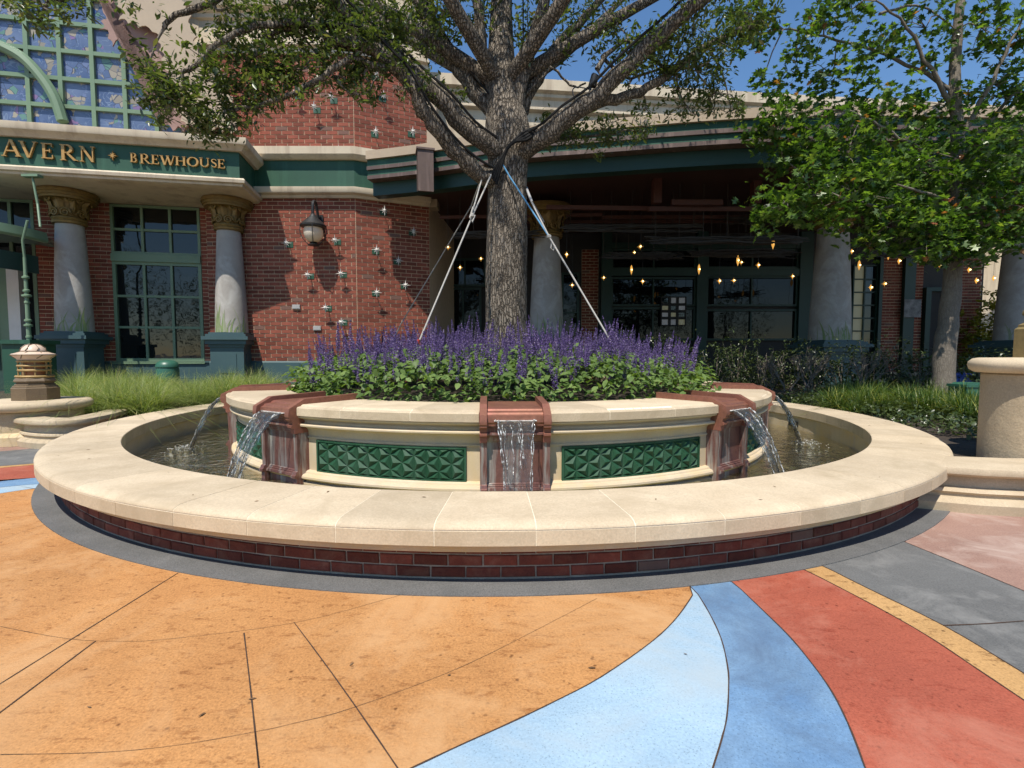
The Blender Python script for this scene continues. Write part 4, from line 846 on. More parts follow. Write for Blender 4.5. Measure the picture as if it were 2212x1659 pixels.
for x, y, A_, B_, lb, gr in ((638,199,bayA,bayB,'upper brick wall, leftmost, under the oak leaves',UP), (678,230,bayA,bayB,'upper brick wall, lower middle of the left three',UP), (715,209,bayA,bayB,'upper brick wall, just left of the corner',UP), (731,323,bayA,bayB,'upper brick wall, standing just above the stone cornice',UP),
    (829,206,bayB,bayC,'upper brick wall, middle of the right face',UP), (813,159,bayB,bayC,'upper brick wall, topmost on the right face by a twig',UP), (909,192,bayB,bayC,'upper brick wall, beside the oak limb',UP), (812,284,bayB,bayC,'upper brick wall, low on the right face near the corner',UP), (892,284,bayB,bayC,'upper brick wall, low, beside the rain head',UP),
    (618,525,bayA,bayB,'lower brick wall, left of the lantern',LO), (723,519,bayA,bayB,'lower brick wall, right of the lantern',LO), (664,594,bayA,bayB,'lower brick wall, below left of the lantern',LO), (736,591,bayA,bayB,'lower brick wall, right of the lantern shadow',LO), (703,665,bayA,bayB,'lower brick wall, second lowest, below the lantern',LO), (737,696,bayA,bayB,'lower brick wall, lowest, just above the flowers',LO),
    (814,540,bayB,bayC,'right face of the lower wall, upper sunlit one',LO), (861,563,bayB,bayC,'right face of the lower wall, on the shadow edge',LO), (876,616,bayB,bayC,'right face of the lower wall, rightmost sunlit one',LO), (814,632,bayB,bayC,'right face of the lower wall, lowest one',LO), (831,455,bayB,bayC,'shaded brick wall under the porch roof, nearest the corner',LO), (894,500,bayB,bayC,'shaded brick wall under the porch roof, nearest the opening',LO)):
    wallstar(x, y, A_, B_, 'white star light on the ' + lb, gr)
for x, y, lb in ((641, 663, 'small grey electrical box on the brick wall, the upper one'), (686, 709, 'small grey electrical box on the brick wall just above the flowers')):
    p = on_plane(x, y, bayA, Vector((0, 1, 0))); m = MB(); m.box((-.14, -.07, -.08), (.14, .0, .08)); m.box((-.12, -.078, -.06), (.12, -.07, .06)); o = m.build('electrical_box', 'grey_box'); o.location = p; tag(o, lb, 'electrical box', 'electrical boxes on the brick wall')
# ---- wall lantern
lp_ = on_plane(677, 508, bayA + Vector((0, -.62, 0)), Vector((0, 1, 0)))
lan = tag(empty('wall_lantern', lp_), 'black wall lantern with a frosted globe on the brick wall', 'lantern')
MB().lathe([(0, -.40), (.05, -.38), (.19, -.36), (.20, -.33), (.10, -.28), (.14, -.25), (.03, -.23)], 20).build('finial', 'black_metal', lan, 40)
MB().lathe([(0, -.26), (.15, -.23), (.27, -.12), (.33, .05), (.32, .18), (.28, .30), (.24, .34)], 24).build('globe', 'frosted_globe', lan, 60)
MB().lathe([(.30, .24), (.44, .28), (.45, .33), (.40, .37), (.36, .42), (.14, .62), (.10, .68), (.06, .74), (0, .76)], 24).build('cap', 'black_metal', lan, 40)
m = MB()
for k in range(4):
    a = PI / 2 * k + .3; m.tube([(r * math.sin(a), -r * math.cos(a), z) for r, z in ((.43, .29), (.44, .10), (.38, -.10), (.22, -.28), (.17, -.34))], .016, 6)
m.build('cage', 'black_metal', lan)
m = MB(); m.tube(smoothpath([(0, 0, .74), (0, .0, 1.05), (0, .10, 1.2), (0, .28, 1.18), (0, .40, .95), (0, .50, .62), (0, .60, .50)], 4), [.05] * 25, 8); m.box((-.14, .55, .25), (.14, .63, .85)); m.build('bracket', 'black_metal', lan, 40)
# ================================================================== PORCH
porch = tag(empty('porch'), 'dark covered porch with a curved green and brown canopy fascia, hanging screens and grey columns', 'porch')
edge_px = [(801,420),(905,410),(1037,393),(1138,379),(1300,368),(1480,356),(1659,347),(1850,345),(2060,347),(2250,351)]
ZB = 7.0
EP = [at_z(x, y, ZB) for x, y in edge_px]; EP = smoothpath(EP, 3); ep = [(p.x, p.y) for p in EP]
e0 = Vector(ep[0]); d0 = (Vector(ep[0]) - Vector(ep[2])).normalized(); d1 = (Vector(ep[-1]) - Vector(ep[-3])).normalized()
ep = ep + [tuple(Vector(ep[-1]) + d1 * 4)]
bands = [('fascia_beam', 'dark_green_paint', -.55, -.16, 0, .44), ('fascia_band', 'brown_metal', -.5, .22, .44, .56), ('fascia_band', 'green_paint', -.5, .18, .56, .74), ('fascia_band', 'brown_metal', -.5, .25, .74, .86), ('fascia_band', 'green_paint', -.5, .20, .86, 1.08), ('roof_edge', 'tan_metal', -.5, .30, 1.08, 1.36)]
for nm, mt, a, b_, z0, z1 in bands: MB().sweep(ep, [(a, ZB + z0), (b_, ZB + z0), (b_, ZB + z1 - .002), (a, ZB + z1 - .002)]).build(nm, mt, porch)
YB = 15.4                                           # back wall
inner = [tuple(p) for p in ep]
rp = inner + [(26, YB + 1), (-3.2, YB + 1), (-3.2, 10.5)]
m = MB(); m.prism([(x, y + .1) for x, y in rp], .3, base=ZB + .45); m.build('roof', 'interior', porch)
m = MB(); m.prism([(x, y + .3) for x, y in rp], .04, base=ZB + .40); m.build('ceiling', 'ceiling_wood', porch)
fl = MB(); fl.prism([(-3.2, 9), (2, 7.6), (20, 6.4), (26, 6.4), (26, YB), (-3.2, YB)], .12, base=.0); fl.build('floor', 'wood_floor', porch)
sp = at_z(918, 400, ZB); m = MB(); m.box((-.25, -.36, -.15), (.25, .2, 1.0)); m.prism([(-.36, -.15), (-.36, -.30), (.2, -.15)], .5, base=-.25, fn=lambda a, b, c: Vector((c, a, b))); m.box((-.29, -.40, 1.0), (.29, .2, 1.06)); o = m.build('rain_head', 'brown_metal', porch); o.location = sp; o.rotation_euler.z = .25
for x, Z, zt_ in ((1180, 19.6, 5.95), (1790, 18.6, 6.1), (2196, 18.4, 6.1)):
    c = at_d(x, 766, Z); s0 = zat(735, Z); r0 = {1180: .67, 1790: .69, 2196: .68}[x]
    column(porch, (c.x, c.y, 0), .1, s0, zt_, ZB + .1, r0, r0 * .72, .1, r0 * 1.5)
# back wall with windows and doors
def bw_(u, n_, z): return Vector((u, YB - n_, z))
DW = YB - CAMY
def bu(x): return CAMX + (x - 1106) / F * DW
def bz(y): return CAMH + (766 - y) / F * DW
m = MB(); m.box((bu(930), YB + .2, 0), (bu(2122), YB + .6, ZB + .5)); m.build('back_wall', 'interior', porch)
def bframe(x0, x1, y0, y1, cols, rows, g='porch_glass', fr=.10, mun=.07, name='window'): return paned(porch, name, (bu(x0), bu(x1), bz(y1), bz(y0)), cols, rows, 'dark_green_paint', g, fr, mun, 0, .15, None, bw_)
bframe(1318, 1500, 540, 584, 2, 1); bframe(1318, 1500, 600, 662, 2, 1); bframe(1318, 1500, 664, 735, 2, 1)
bframe(1522, 1718, 540, 582, 2, 1); bframe(1522, 1718, 598, 662, 2, 1); bframe(1522, 1718, 668, 735, 2, 1)
bframe(960, 1050, 560, 620, 2, 1); bframe(962, 1040, 622, 760, 2, 1, name='door'); bframe(1212, 1250, 590, 760, 1, 2)
bframe(1836, 1888, 574, 745, 2, 6, ('daylight_glow_yellow', 'dark_glass', 'daylight_glow_yellow'), .06, .06)
bp_ = paned(porch, 'window', (bu(1424), bu(1478), bz(704), bz(642)), 3, 4, 'interior', ('daylight_glow_pale', 'dark_glass', 'daylight_glow_yellow', 'daylight_glow_pale'), .05, .13, .14, .10, None, bw_)  # glowing panes in place of daylight from beyond the building
m = MB()
for x0, x1 in ((1296, 1318), (1500, 1522), (1718, 1745), (1888, 1895)): m.box((bu(x0), YB - .15, 0), (bu(x1), YB + .2, ZB + .4))
m.box((bu(1296), YB - .12, bz(598)), (bu(1745), YB + .2, bz(583))); m.box((bu(1296), YB - .12, bz(540)), (bu(1745), YB + .2, bz(528))); m.build('post_and_rail', 'dark_green_paint', porch)
BR.clear(); CH, BL = .14, .40
for x0, x1 in ((1896, 1992), (2046, 2118), (1050, 1085), (1256, 1292)):
    hl = ()
    brickwall((bu(x0), YB + .18), (bu(x1), YB + .18), .6, 6.6)
for x0, x1 in ((1896, 1992), (2046, 2118), (1050, 1085), (1256, 1292)): mw = MB(); mw.box((bu(x0), YB + .19, .1), (bu(x1), YB + .4, 6.6)); mw.build('brick_pier', 'mortar_wall', porch)
rb = MB()
for p, a, L_, h in BR: rb.box((-L_/2, -.008, -h/2), (L_/2, .03, h/2), M=Matrix.Translation(p))
tag(rb.build('brickwork', 'brick_wall', porch), kind='stuff')
m = MB(); m.box((bu(1992), YB - .05, .1), (bu(2003), YB + .3, bz(622))); m.box((bu(2035), YB - .05, .1), (bu(2046), YB + .3, bz(622))); m.box((bu(2003), YB - .05, bz(630)), (bu(2035), YB + .3, bz(622))); m.build('door_frame', 'dark_green_paint', porch)
m = MB(); m.box((bu(2003), YB + .15, .1), (bu(2035), YB + .25, bz(630))); m.build('door', 'interior', porch)
m = MB(); m.box((bu(1945), YB - .05, 0), (bu(1968), YB + .15, bz(560))); m.build('pilaster', 'dark_green_paint', porch)
m = MB(); x0 = bu(2118); m.box((x0, YB - 2.2, .1), (x0 + .14, YB - 1.0, 5.2)); m.build('wall_return', 'sage_paint', porch)
sg = MB(); sg.box((bu(1942), YB - .16, bz(686)), (bu(1978), YB - .12, bz(648))); sg = sg.build('wall_poster', 'poster'); tag(sg, 'small grey framed picture on the brick wall at the back of the porch', 'poster')
# roof truss and hanging screens
tm = MB()
for (x0, y0, Z0), (x1, y1, Z1), w_ in (((1180,448,18),(1480,452,18),.10), ((1450,438,17.4),(1560,438,17.4),.12), ((1400,452,17.5),(1990,452,18.5),.10), ((1300,470,20),(1900,468,20),.09), ((950,470,19.5),(1300,464,19.5),.08), ((1100,480,21),(1900,478,21),.08)):
    a, b_ = at_d(x0, y0, Z0), at_d(x1, y1, Z1); tm.tube([a, b_], w_, 4)
for x, Z in ((1418, 17.4), (1632, 17.6), (1845, 18)):
    a = at_d(x, 440, Z); tm.box((a.x - .14, a.y - .14, a.z), (a.x + .14, a.y + .14, ZB + .42))
tm.build('truss', 'copper_beam', porch)
for x0, x1, y, Z in ((1210, 1520, 486, 18.6), (1390, 1750, 512, 17.8), (980, 1180, 500, 19), (1290, 1480, 545, 20), (1480, 1740, 540, 19.5), (1560, 1760, 470, 19.8), (1840, 2010, 540, 18.5)):
    m = MB(); rr = random.Random(x0)
    for k in range(34):
        yy = y + rr.uniform(0, 14); a = at_d(x0 + rr.uniform(0, 60), yy, Z + rr.uniform(-.5, .5)); b_ = at_d(x1 - rr.uniform(0, 60), yy + rr.uniform(-3, 3), Z + rr.uniform(-.5, .5))
        ps = [a + (b_ - a) * f + Vector((0, rr.uniform(-.05, .05), rr.uniform(-.035, .035))) for f in [i / 9 for i in range(10)]]; m.tube(ps, rr.uniform(.012, .026), 4)
    for k in range(7):
        a = at_d(x0 + (x1 - x0) * (k + .5) / 7, y, Z); m.tube([a, (a.x, a.y, ZB + .4)], .014, 4)
    m.build('hanging_screen', 'wicker', porch)
# glowing star pendants
pst = starmesh(.125, .05).mesh('star', 'warm_lamp'); pcore = MB().lathe([(0, -.028), (.022, -.018), (.028, 0), (.022, .018), (0, .028)], 8).mesh('bulb', 'lamp_core'); 
pln = MB().lathe([(0, -.21), (.045, -.07), (.055, .02), (.04, .13), (0, .21)], 6).mesh('star', 'warm_lamp')
pl_ = [(968,534,0),(994,578,0),(1039,559,0),(1224,550,0),(1236,616,0),(1304,600,0),(1383,533,0),(1370,546,0),(1364,583,1),(1388,608,0),(1502,518,0),(1670,526,1),(1594,563,1),(1601,567,0),(1638,573,0),(1510,582,1),(1712,597,0),(1554,607,0),(1585,606,0),(1840,543,0),(1919,550,1),(1856,573,1),(1881,621,0),(1911,613,0),(1949,550,1),(1942,564,0),(2093,583,0),(2030,574,0),(2109,606,0),(2146,601,0)]
ORDN = 'first second third fourth fifth sixth seventh eighth ninth tenth eleventh twelfth thirteenth fourteenth fifteenth'.split()
for i, (x, y, k) in enumerate(pl_):
    Z = 17.8 + (i * 37 % 11) * .36; p = at_d(x, y, Z)
    no = sorted(q[0] for q in pl_).index(x)
    e = tag(empty('star_pendant', p), ('long' if k else 'small') + ' glowing amber star pendant in the porch, ' + (ORDN[no] + ' from the left' if no < 15 else (ORDN[29 - no] + ' from the right')), 'pendant lamp', 'star pendants in the porch')
    s_ = link('star', pln if k else pst, e); s_.rotation_euler.z = rnd.uniform(-.6, .6)
    c_ = link('bulb', pcore, e); c_.location.y = -.06
    m = MB(); m.tube([(0, 0, .1), (0, 0, ZB + .4 - p.z)], .005, 4); m.build('cord', 'black_metal', e)
# pale building rising behind the porch
hall = tag(empty('parapet_building'), 'pale building with a stepped stone parapet rising behind the porch roof', 'building')
pa, pb2, pc, pd_ = at_d(930, 180, 19.8), at_d(1180, 188, 21.5), at_d(1660, 209, 22.6), at_d(2300, 216, 24)
dl_ = (pb2 - pc).normalized() * 7
PP = [(pb2.x + dl_.x, pb2.y + dl_.y), (pb2.x, pb2.y), (pc.x, pc.y), (pd_.x, pd_.y), (32, pd_.y + 2)]; ztop = (pb2.z + pc.z) / 2
MB().sweep(PP, [(-1, ztop), (.45, ztop), (.45, ztop - .42), (.28, ztop - .5), (.28, ztop - .62), (.16, ztop - .7), (.16, ztop - .98), (.22, ztop - 1.02), (.22, ztop - 1.1), (0, ztop - 1.16), (0, 7.55), (-1, 7.55)]).build('parapet', 'stone_pale', hall, 30)
for x, Z in ((1225, 22), (1693, 17)):
    a = at_d(x, 172 if x < 1500 else 205, Z); m = MB(); m.tube([(a.x, a.y, a.z), (a.x, a.y, a.z - 1.2)], .022, 5); m.build('lightning_rod', 'grey_box', hall)
# ================================================================== LOW WALLS, PIERS, LAMPS
def pier(c, r, z0, z1, cap, name, label):
    e = tag(empty(name, (c[0], c[1], 0)), label, 'pier')
    MB().lathe([(r, z0), (r, z1 - .02), (r - .02, z1)], 48).build('pier_body', 'stucco', e, 40)
    MB().lathe([(.05, z1), (cap - .06, z1), (cap - .015, z1 + .03), (cap, z1 + .075), (cap - .005, z1 + .11), (cap - .04, z1 + .145), (cap - .09, z1 + .155), (.05, z1 + .16)], 56).build('pier_cap', 'stone', e, 50)
    MB().lathe([(r + .12, 0), (r + .12, .14), (r + .07, .19), (r, .2), (r, 0)], 48).build('pier_foot', 'stone_trim', e, 40); return e
lc = at_d(72, 862, 8.55); lcz = .53
pier(lc, .66, 0, lcz, .80, 'stone_pier', 'low round stone pier under the gold and cream lamp on the left')
rc = at_d(2266, 780, 5.15)
pier((rc.x, rc.y), .51, .30, 1.265, .625, 'stone_pier', 'tall round stucco pier with pale cap at the right edge')
wprof = [(-.45, 0), (.10, 0), (.11, .09), (.07, .13), (.03, .14), (.03, .165), (.055, .19), (.045, .22), (.0, .235), (-.01, .33), (.02, .345), (.07, .35), (.105, .375), (.11, .405), (.10, .435), (.05, .45), (-.45, .45)]
lw = smoothpath([at_z(x, y, .45) for x, y in ((262, 884), (225, 893), (170, 903), (110, 906), (60, 903), (22, 895))], 4); lw = [(p.x, p.y) for p in lw][::-1]
o = MB().sweep(lw, [(max(a, -.22), z) for a, z in wprof]).build('planter_wall', 'stone', None, 35); tag(o, 'low curved stone planter wall joining the left pier to the fountain rim', 'planter wall')
wprof = [(a, z * .955) for a, z in wprof]
rw = [(4.0, -4.50), (4.5, -4.70), (5.0, -4.80), (5.6, -4.84), (6.6, -4.74), (8.5, -4.2), (11, -3.3)]
o = MB().sweep(rw, wprof).build('planter_wall', 'stone', None, 35); tag(o, 'low moulded stone planter wall joining the right pier to the fountain rim', 'planter wall')
m = MB(); m.prism([(4.55, -4.45), (5.0, -4.5), (6.6, -4.4), (8.5, -3.9), (11, -3.0), (12, 0), (6.3, .5)] , .30, base=.02); tag(m.build('planting_bed', 'soil'), kind='structure')
def bollard(c, z, s, label, bm='bronze_brown'):
    e = tag(empty('lamp', (c[0], c[1], z)), label, 'lamp'); e.scale = (s, s, s)
    r8 = lambda prof, nm, mt, sm=False: MB().lathe(prof, 8, rot=.5).build(nm, mt, e, sm)
    r8([(.33, 0), (.33, .20), (.31, .215), (.31, .23), (.28, .245), (.28, .26), (.255, .28), (.26, .30), (.29, .31), (.29, .325), (.26, .37), (.24, .38), (.05, .38)], 'base', bm)
    m = MB()
    for z_, r in ((.395, .245), (.50, .21), (.575, .215), (.655, .215)):
        m.lathe([(r - .03, z_ - .018), (r, z_ - .02), (r + .012, z_), (r, z_ + .02), (r - .03, z_ + .018)], 28)
    for k in range(8): a = k * PI / 4; m.tube([(.2 * math.sin(a), -.2 * math.cos(a), .38), (.2 * math.sin(a), -.2 * math.cos(a), .67)], .012, 6)
    m.build('cage', 'gold', e, 50)
    MB().lathe([(.17, .38), (.17, .67)], 20, caps=False).build('glass', 'lamp_amber', e, 50)
    MB().lathe([(.20, .66), (.225, .70), (.29, .755), (.285, .775), (.17, .815), (.165, .83), (.15, .875), (.10, .92), (.04, .94), (0, .943)], 28).build('dome', 'lamp_cream', e, 50)
    m = MB()
    for k in range(7):
        a = k * 2 * PI / 7
        m.tube([(r * math.sin(a + w_), -r * math.cos(a + w_), z_) for r, z_, w_ in ((.232, .70, 0), (.296, .758, .25), (.175, .818, .35))], .007, 4)
        m.tube([(r * math.sin(a + w_), -r * math.cos(a + w_), z_) for r, z_, w_ in ((.17, .83, .1), (.155, .878, .3), (.105, .924, .2), (.045, .944, .5))], .007, 4)
    for r, z_ in ((.295, .76), (.172, .823)): m.tube([(r * math.sin(k * PI / 14), -r * math.cos(k * PI / 14), z_) for k in range(29)], .007, 4)
    m.build('lead_line', 'bronze_brown', e)
bollard((lc.x + .05, lc.y), lcz + .16, 1.0, 'gold and cream domed lamp on a brown octagonal base at left')
bollard((rc.x + .27, rc.y), 1.42, 1.5, 'olive gold lamp base on the tall right pier, mostly out of frame', 'olive_gold')
u_ = at_d(362, 800, 16.2); m = MB(); m.lathe([(.34, 0), (.34, .95), (.32, 1.02), (.35, 1.04), (.35, 1.10), (.30, 1.22), (.2, 1.30), (0, 1.33)], 24); o = m.build('utility_pedestal', 'utility_green', None, 40); o.location = (u_.x, u_.y, .2); o.scale = (.95, .95, .82); tag(o, 'round green utility pedestal in the ornamental grass', 'pedestal')
u_ = at_d(2097, 840, 9.6); m = MB(); m.box((-.26, -.2, 0), (.26, .2, .52)); m.box((-.28, -.22, .52), (.28, .22, .57)); m.prism([(-.22, .57), (.22, .57), (.18, .60), (-.18, .60)], .36, base=-.18, fn=lambda a, b, c: Vector((a, c, b))); o = m.build('utility_box', 'utility_green'); o.location = (u_.x, u_.y, .32); tag(o, 'green utility box in the shade right of the maple trunk', 'utility box')
u_ = at_d(2078, 790, 12); m = MB(); m.lathe([(.16, 0), (.2, .45), (.22, .46), (.22, .5), (.1, .52), (0, .52)], 14); o = m.build('blue_bin', 'blue_plastic'); o.location = (u_.x, u_.y, .5); tag(o, 'small blue bin half hidden in the shrubs at right', 'bin')
# ================================================================== PLANTS
OAK_T = ([(0,0,0),(.5,-.17,.02),(.5,.17,.02),(1,0,-.04),(.5,0,-.03),(.8,-.12,0),(.8,.12,0)], [(0,4,1),(0,2,4),(1,4,5),(4,2,6),(5,4,3),(4,6,3)])
def star_leaf():
    v = [(0.25, 0, 0)]; tips = [(-.05, -.32), (.28, -.30), (.10, -.62), (.48, -.26), (.62, -.50), (.68, -.16), (1, 0), (.68, .16), (.62, .50), (.48, .26), (.10, .62), (.28, .30), (-.05, .32), (0, 0)]
    v += [(x, y, -.10 * (x * x + y * y)) for x, y in tips]; n_ = len(tips); return v, [(0, 1 + i, 1 + (i + 1) % n_) for i in range(n_)]
MAP_T = star_leaf()
OV_T = ([(0,0,0),(.3,-.30,.03),(.3,.30,.03),(.65,-.26,-.02),(.65,.26,-.02),(1,0,-.18),(.35,0,-.04),(.68,0,-.08)], [(0,6,1),(0,2,6),(1,6,7),(1,7,3),(6,2,7),(2,4,7),(3,7,5),(7,4,5)])
def whorls(cent, n_leaf, size, spread, droop, tmpl, name, mat, parent, twig_dir=None):
    N = len(cent); P = np.repeat(cent, n_leaf, 0) + NR.normal(size=(N * n_leaf, 3)) * spread
    A = rdir(N * n_leaf, .7); A[:, 2] -= droop; Nn = rdir(N * n_leaf) * .6; Nn[:, 2] += 1
    return scatter(name, P, A, Nn, size * np.repeat(NR.uniform(.7, 1.2, N), n_leaf) * NR.uniform(.55, 1.25, N * n_leaf), *tmpl, mat, parent)
def limb(mb, px, r0, r1, seg=10, k=4, wob=.03):
    pts = smoothpath([at_d(x, y, Z) for x, y, Z in px], k); n_ = len(pts)
    pts = [p + Vector((rnd.uniform(-1, 1), rnd.uniform(-1, 1), rnd.uniform(-1, 1))) * wob * (i > 0) for i, p in enumerate(pts)]
    mb.tube(pts, [(r0 + (r1 - r0) * (i / (n_ - 1)) ** .8) * rnd.uniform(.95, 1.05) for i in range(n_)], seg); return pts
# ---- live oak in the planter
oak = tag(empty('oak_tree', (.06, 0, .8)), 'large live oak with rough bark growing from the fountain planter', 'tree')
oak.location = (0, 0, 0); D0 = -CAMY
tk = MB(); tp = [(1093,775,D0+.0),(1093,700,D0),(1092,600,D0),(1094,500,D0),(1096,400,D0),(1098,330,D0),(1094,260,D0+.05),(1086,190,D0+.1),(1083,110,D0+.2),(1084,0,D0+.3),(1090,-120,D0+.4),(1086,-250,D0+.3)]
tpts = smoothpath([at_d(*p) for p in tp], 4); rads = [.47,.44,.42,.40,.385,.38,.375,.372,.37,.37,.37,.37,.365,.36,.355,.35,.345,.345,.35,.36,.375,.39,.40,.39,.37,.34,.31,.29,.27,.26,.25,.24,.23,.22,.21,.2,.19,.18,.16,.14,.12,.11,.10,.09,.08]
n_ = len(tpts); seg = 40
vs = []; fs = []
for i, p in enumerate(tpts):
    for k in range(seg):
        a = 2 * PI * k / seg; r = rads[min(i, len(rads)-1)] * (1 + .035 * math.sin(3 * a + .8 * p.z) + .025 * math.sin(7 * a - 1.3 * p.z) + .018 * math.sin(13 * a + 2 * p.z) + (.10 * max(0, math.sin(5 * a)) * max(0, (1.6 - p.z)) if p.z < 1.6 else 0))
        vs.append((p.x + r * math.sin(a), p.y - r * math.cos(a), p.z))
for i in range(n_ - 1):
    for k in range(seg): fs.append([i*seg+k, i*seg+(k+1)%seg, (i+1)*seg+(k+1)%seg, (i+1)*seg+k])
tk.add(vs, fs); tk.build('trunk', 'oak_bark', oak, 70)
LP = []
def OL(px, r0, r1, **k): lm = MB(); LP.append(limb(lm, px, r0, r1, **k)); lm.build('limb', 'oak_bark', oak, 60)
OL([(1085,395,D0-.1),(1025,365,D0-.35),(965,305,D0-.6),(915,235,D0-.8),(885,180,D0-.9),(840,135,D0-1),(780,95,D0-1.1),(720,90,D0-1.2)], .175, .075)
OL([(1075,330,D0-.2),(1020,285,D0-.4),(950,215,D0-.6),(880,150,D0-.7),(810,85,D0-.8),(750,35,D0-.9),(690,-20,D0-1)], .19, .10)
OL([(1075,260,D0+.1),(1010,175,D0+.2),(950,85,D0+.3),(905,10,D0+.4),(870,-70,D0+.5)], .16, .09)
OL([(1075,230,D0+.1),(1040,120,D0+.1),(1035,30,D0),(1020,-80,D0)], .13, .075)
OL([(1115,330,D0-.1),(1175,295,D0-.3),(1240,245,D0-.4),(1310,185,D0-.5),(1380,120,D0-.6),(1440,60,D0-.7),(1510,5,D0-.8),(1570,-40,D0-1)], .195, .095)
OL([(1260,235,D0-.35),(1330,212,D0-.3),(1400,190,D0-.1),(1450,155,D0),(1510,110,D0+.1),(1580,75,D0+.2),(1640,50,D0+.3)], .10, .05)
OL([(1110,280,D0+.1),(1150,190,D0+.2),(1195,110,D0+.3),(1245,55,D0+.4),(1290,10,D0+.5),(1330,-40,D0+.5)], .12, .06)
OL([(1115,240,D0),(1140,120,D0-.1),(1165,40,D0-.2),(1185,-60,D0-.3)], .14, .085)
OL([(885,180,D0-.9),(820,105,D0-.9),(740,100,D0-1.1),(660,55,D0-1.2),(590,75,D0-1.3),(530,140,D0-1.4)], .09, .03)
OL([(835,150,D0-1),(760,130,D0-1.2),(700,165,D0-1.4),(640,200,D0-1.5),(570,225,D0-1.6),(490,240,D0-1.7)], .07, .025)
OL([(800,80,D0-.8),(740,55,D0-1),(670,50,D0-1.2),(560,55,D0-1.6),(470,95,D0-1.9),(400,160,D0-2)], .08, .03)
OL([(690,-20,D0-1),(560,-30,D0-1.4),(430,10,D0-1.8),(350,60,D0-2)], .08, .03)
OL([(560,-30,D0-1.4),(380,-60,D0-2),(200,-20,D0-2.3),(90,10,D0-2.5)], .06, .02)
OL([(1110,360,D0+.2),(1160,320,D0+.7),(1230,300,D0+1.2),(1330,290,D0+1.6)], .07, .02)
OL([(1290,150,D0),(1340,90,D0+.1),(1400,120,D0+.1),(1460,160,D0)], .05, .02)
OL([(1300,120,D0+.3),(1360,170,D0+.1),(1440,140,D0)], .035, .02)
OL([(640,60,D0-1.1),(760,205,D0-1.3),(815,170,D0-1.35)], .02, .012)
OL([(1130,210,D0),(1190,150,D0),(1230,185,D0),(1262,180,D0)], .03, .015)
for dx, dy, dz in ((-3.5, 2.5, 9.5), (2.8, 3, 9.8), (-2.5, -2.6, 9.6), (3, -2.4, 9.6), (0, 3.5, 10), (-4.5, 0, 9), (4.5, .5, 9)):
    lm = MB(); lm.tube(smoothpath([tpts[28], Vector((dx * .4, dy * .4, 7.4)), Vector((dx, dy, dz))], 4), [.16, .14, .13, .12, .11, .09, .08, .06, .05], 7); lm.build('limb', 'oak_bark', oak, 60)
blobs = [(400,225,75,D0-1.9,110),(470,165,75,D0-1.6,110),(345,185,55,D0-2,75),(530,205,60,D0-1.5,80),(445,275,38,D0-1.8,40),(325,130,40,D0-2,20),(500,265,34,D0-1.7,30),(590,150,60,D0-1.4,80),
 (560,60,80,D0-1.3,95),(680,60,80,D0-1.1,95),(770,110,60,D0-1.2,60),(650,150,55,D0-1.3,60),(830,25,70,D0-.7,75),(960,25,50,D0-.3,45),(640,0,80,D0-1.2,90),(490,20,55,D0-1.7,30),(730,165,40,D0-1.2,30),(800,180,35,D0-1.1,20),
 (770,205,22,D0-1.3,8),(860,70,45,D0-.5,40),(970,90,30,D0+.2,14),(90,15,60,D0-2.5,30),(250,5,45,D0-2.3,8),(170,-15,45,D0-2.4,16),(40,0,35,D0-2.6,14),(100,62,16,D0-2.5,4),
 (1170,30,42,D0+.1,22),(1225,105,22,D0+.1,6),(1330,50,45,D0+.2,30),(1420,105,60,D0-.2,60),(1490,150,70,D0,75),(1555,90,60,D0+.1,60),(1480,225,48,D0+.1,36),(1545,200,55,D0+.3,48),(1350,110,30,D0+.2,15),(1620,30,60,D0+.2,60),(1500,40,50,D0-.5,40),(1360,185,22,D0,7),(1395,235,25,D0,9),(1130,100,18,D0+.2,5),(1320,170,12,D0,4),
 (1235,290,42,D0+1.2,40),(1310,292,50,D0+1.5,52),(1385,285,38,D0+1.6,28),(1180,265,28,D0+.9,14),(950,195,20,D0-.3,5),(995,200,16,D0,5),(1580,240,30,D0+.4,18)]
C_ = []; tw = MB()
allp = [p for L_ in LP for p in L_]
for x, y, r, Z, cnt in blobs:
    cnt = int(cnt * (.64 if x < 900 else .8)) + 1
    c = at_d(x, y, Z); R0 = r / F * Z
    pts = rdir(cnt) * (NR.random((cnt, 1)) ** .45) * R0 * np.array([1, 1.0, .95]) + np.array(c)
    near = min(allp, key=lambda q: (q - c).length)
    sub = [Vector(pts[k]) for k in range(0, cnt, 7)]
    if (near - c).length < 2.6:
        mid = near + (c - near) * .5 + Vector((rnd.uniform(-.1, .1), 0, rnd.uniform(-.1, .1))); tw.tube(smoothpath([near, mid, c], 3), [.022, .02, .018, .016, .014, .012, .011], 5, caps=False)
    for q in sub: tw.tube([c, c + (q - c) * .5 + Vector((rnd.uniform(-.06, .06), 0, rnd.uniform(-.06, .06))), q], [.012, .008, .005], 4, caps=False)
    C_.append(pts)
for li, L_ in enumerate(LP[:16]):
    n0 = int(len(L_) * .45)
    for q in L_[n0:]:
        for _ in range(1 if li in (10, 11, 12) else 3): C_.append(np.array([q + Vector((rnd.gauss(0, .16), rnd.gauss(0, .16), rnd.gauss(.05, .16)))]))
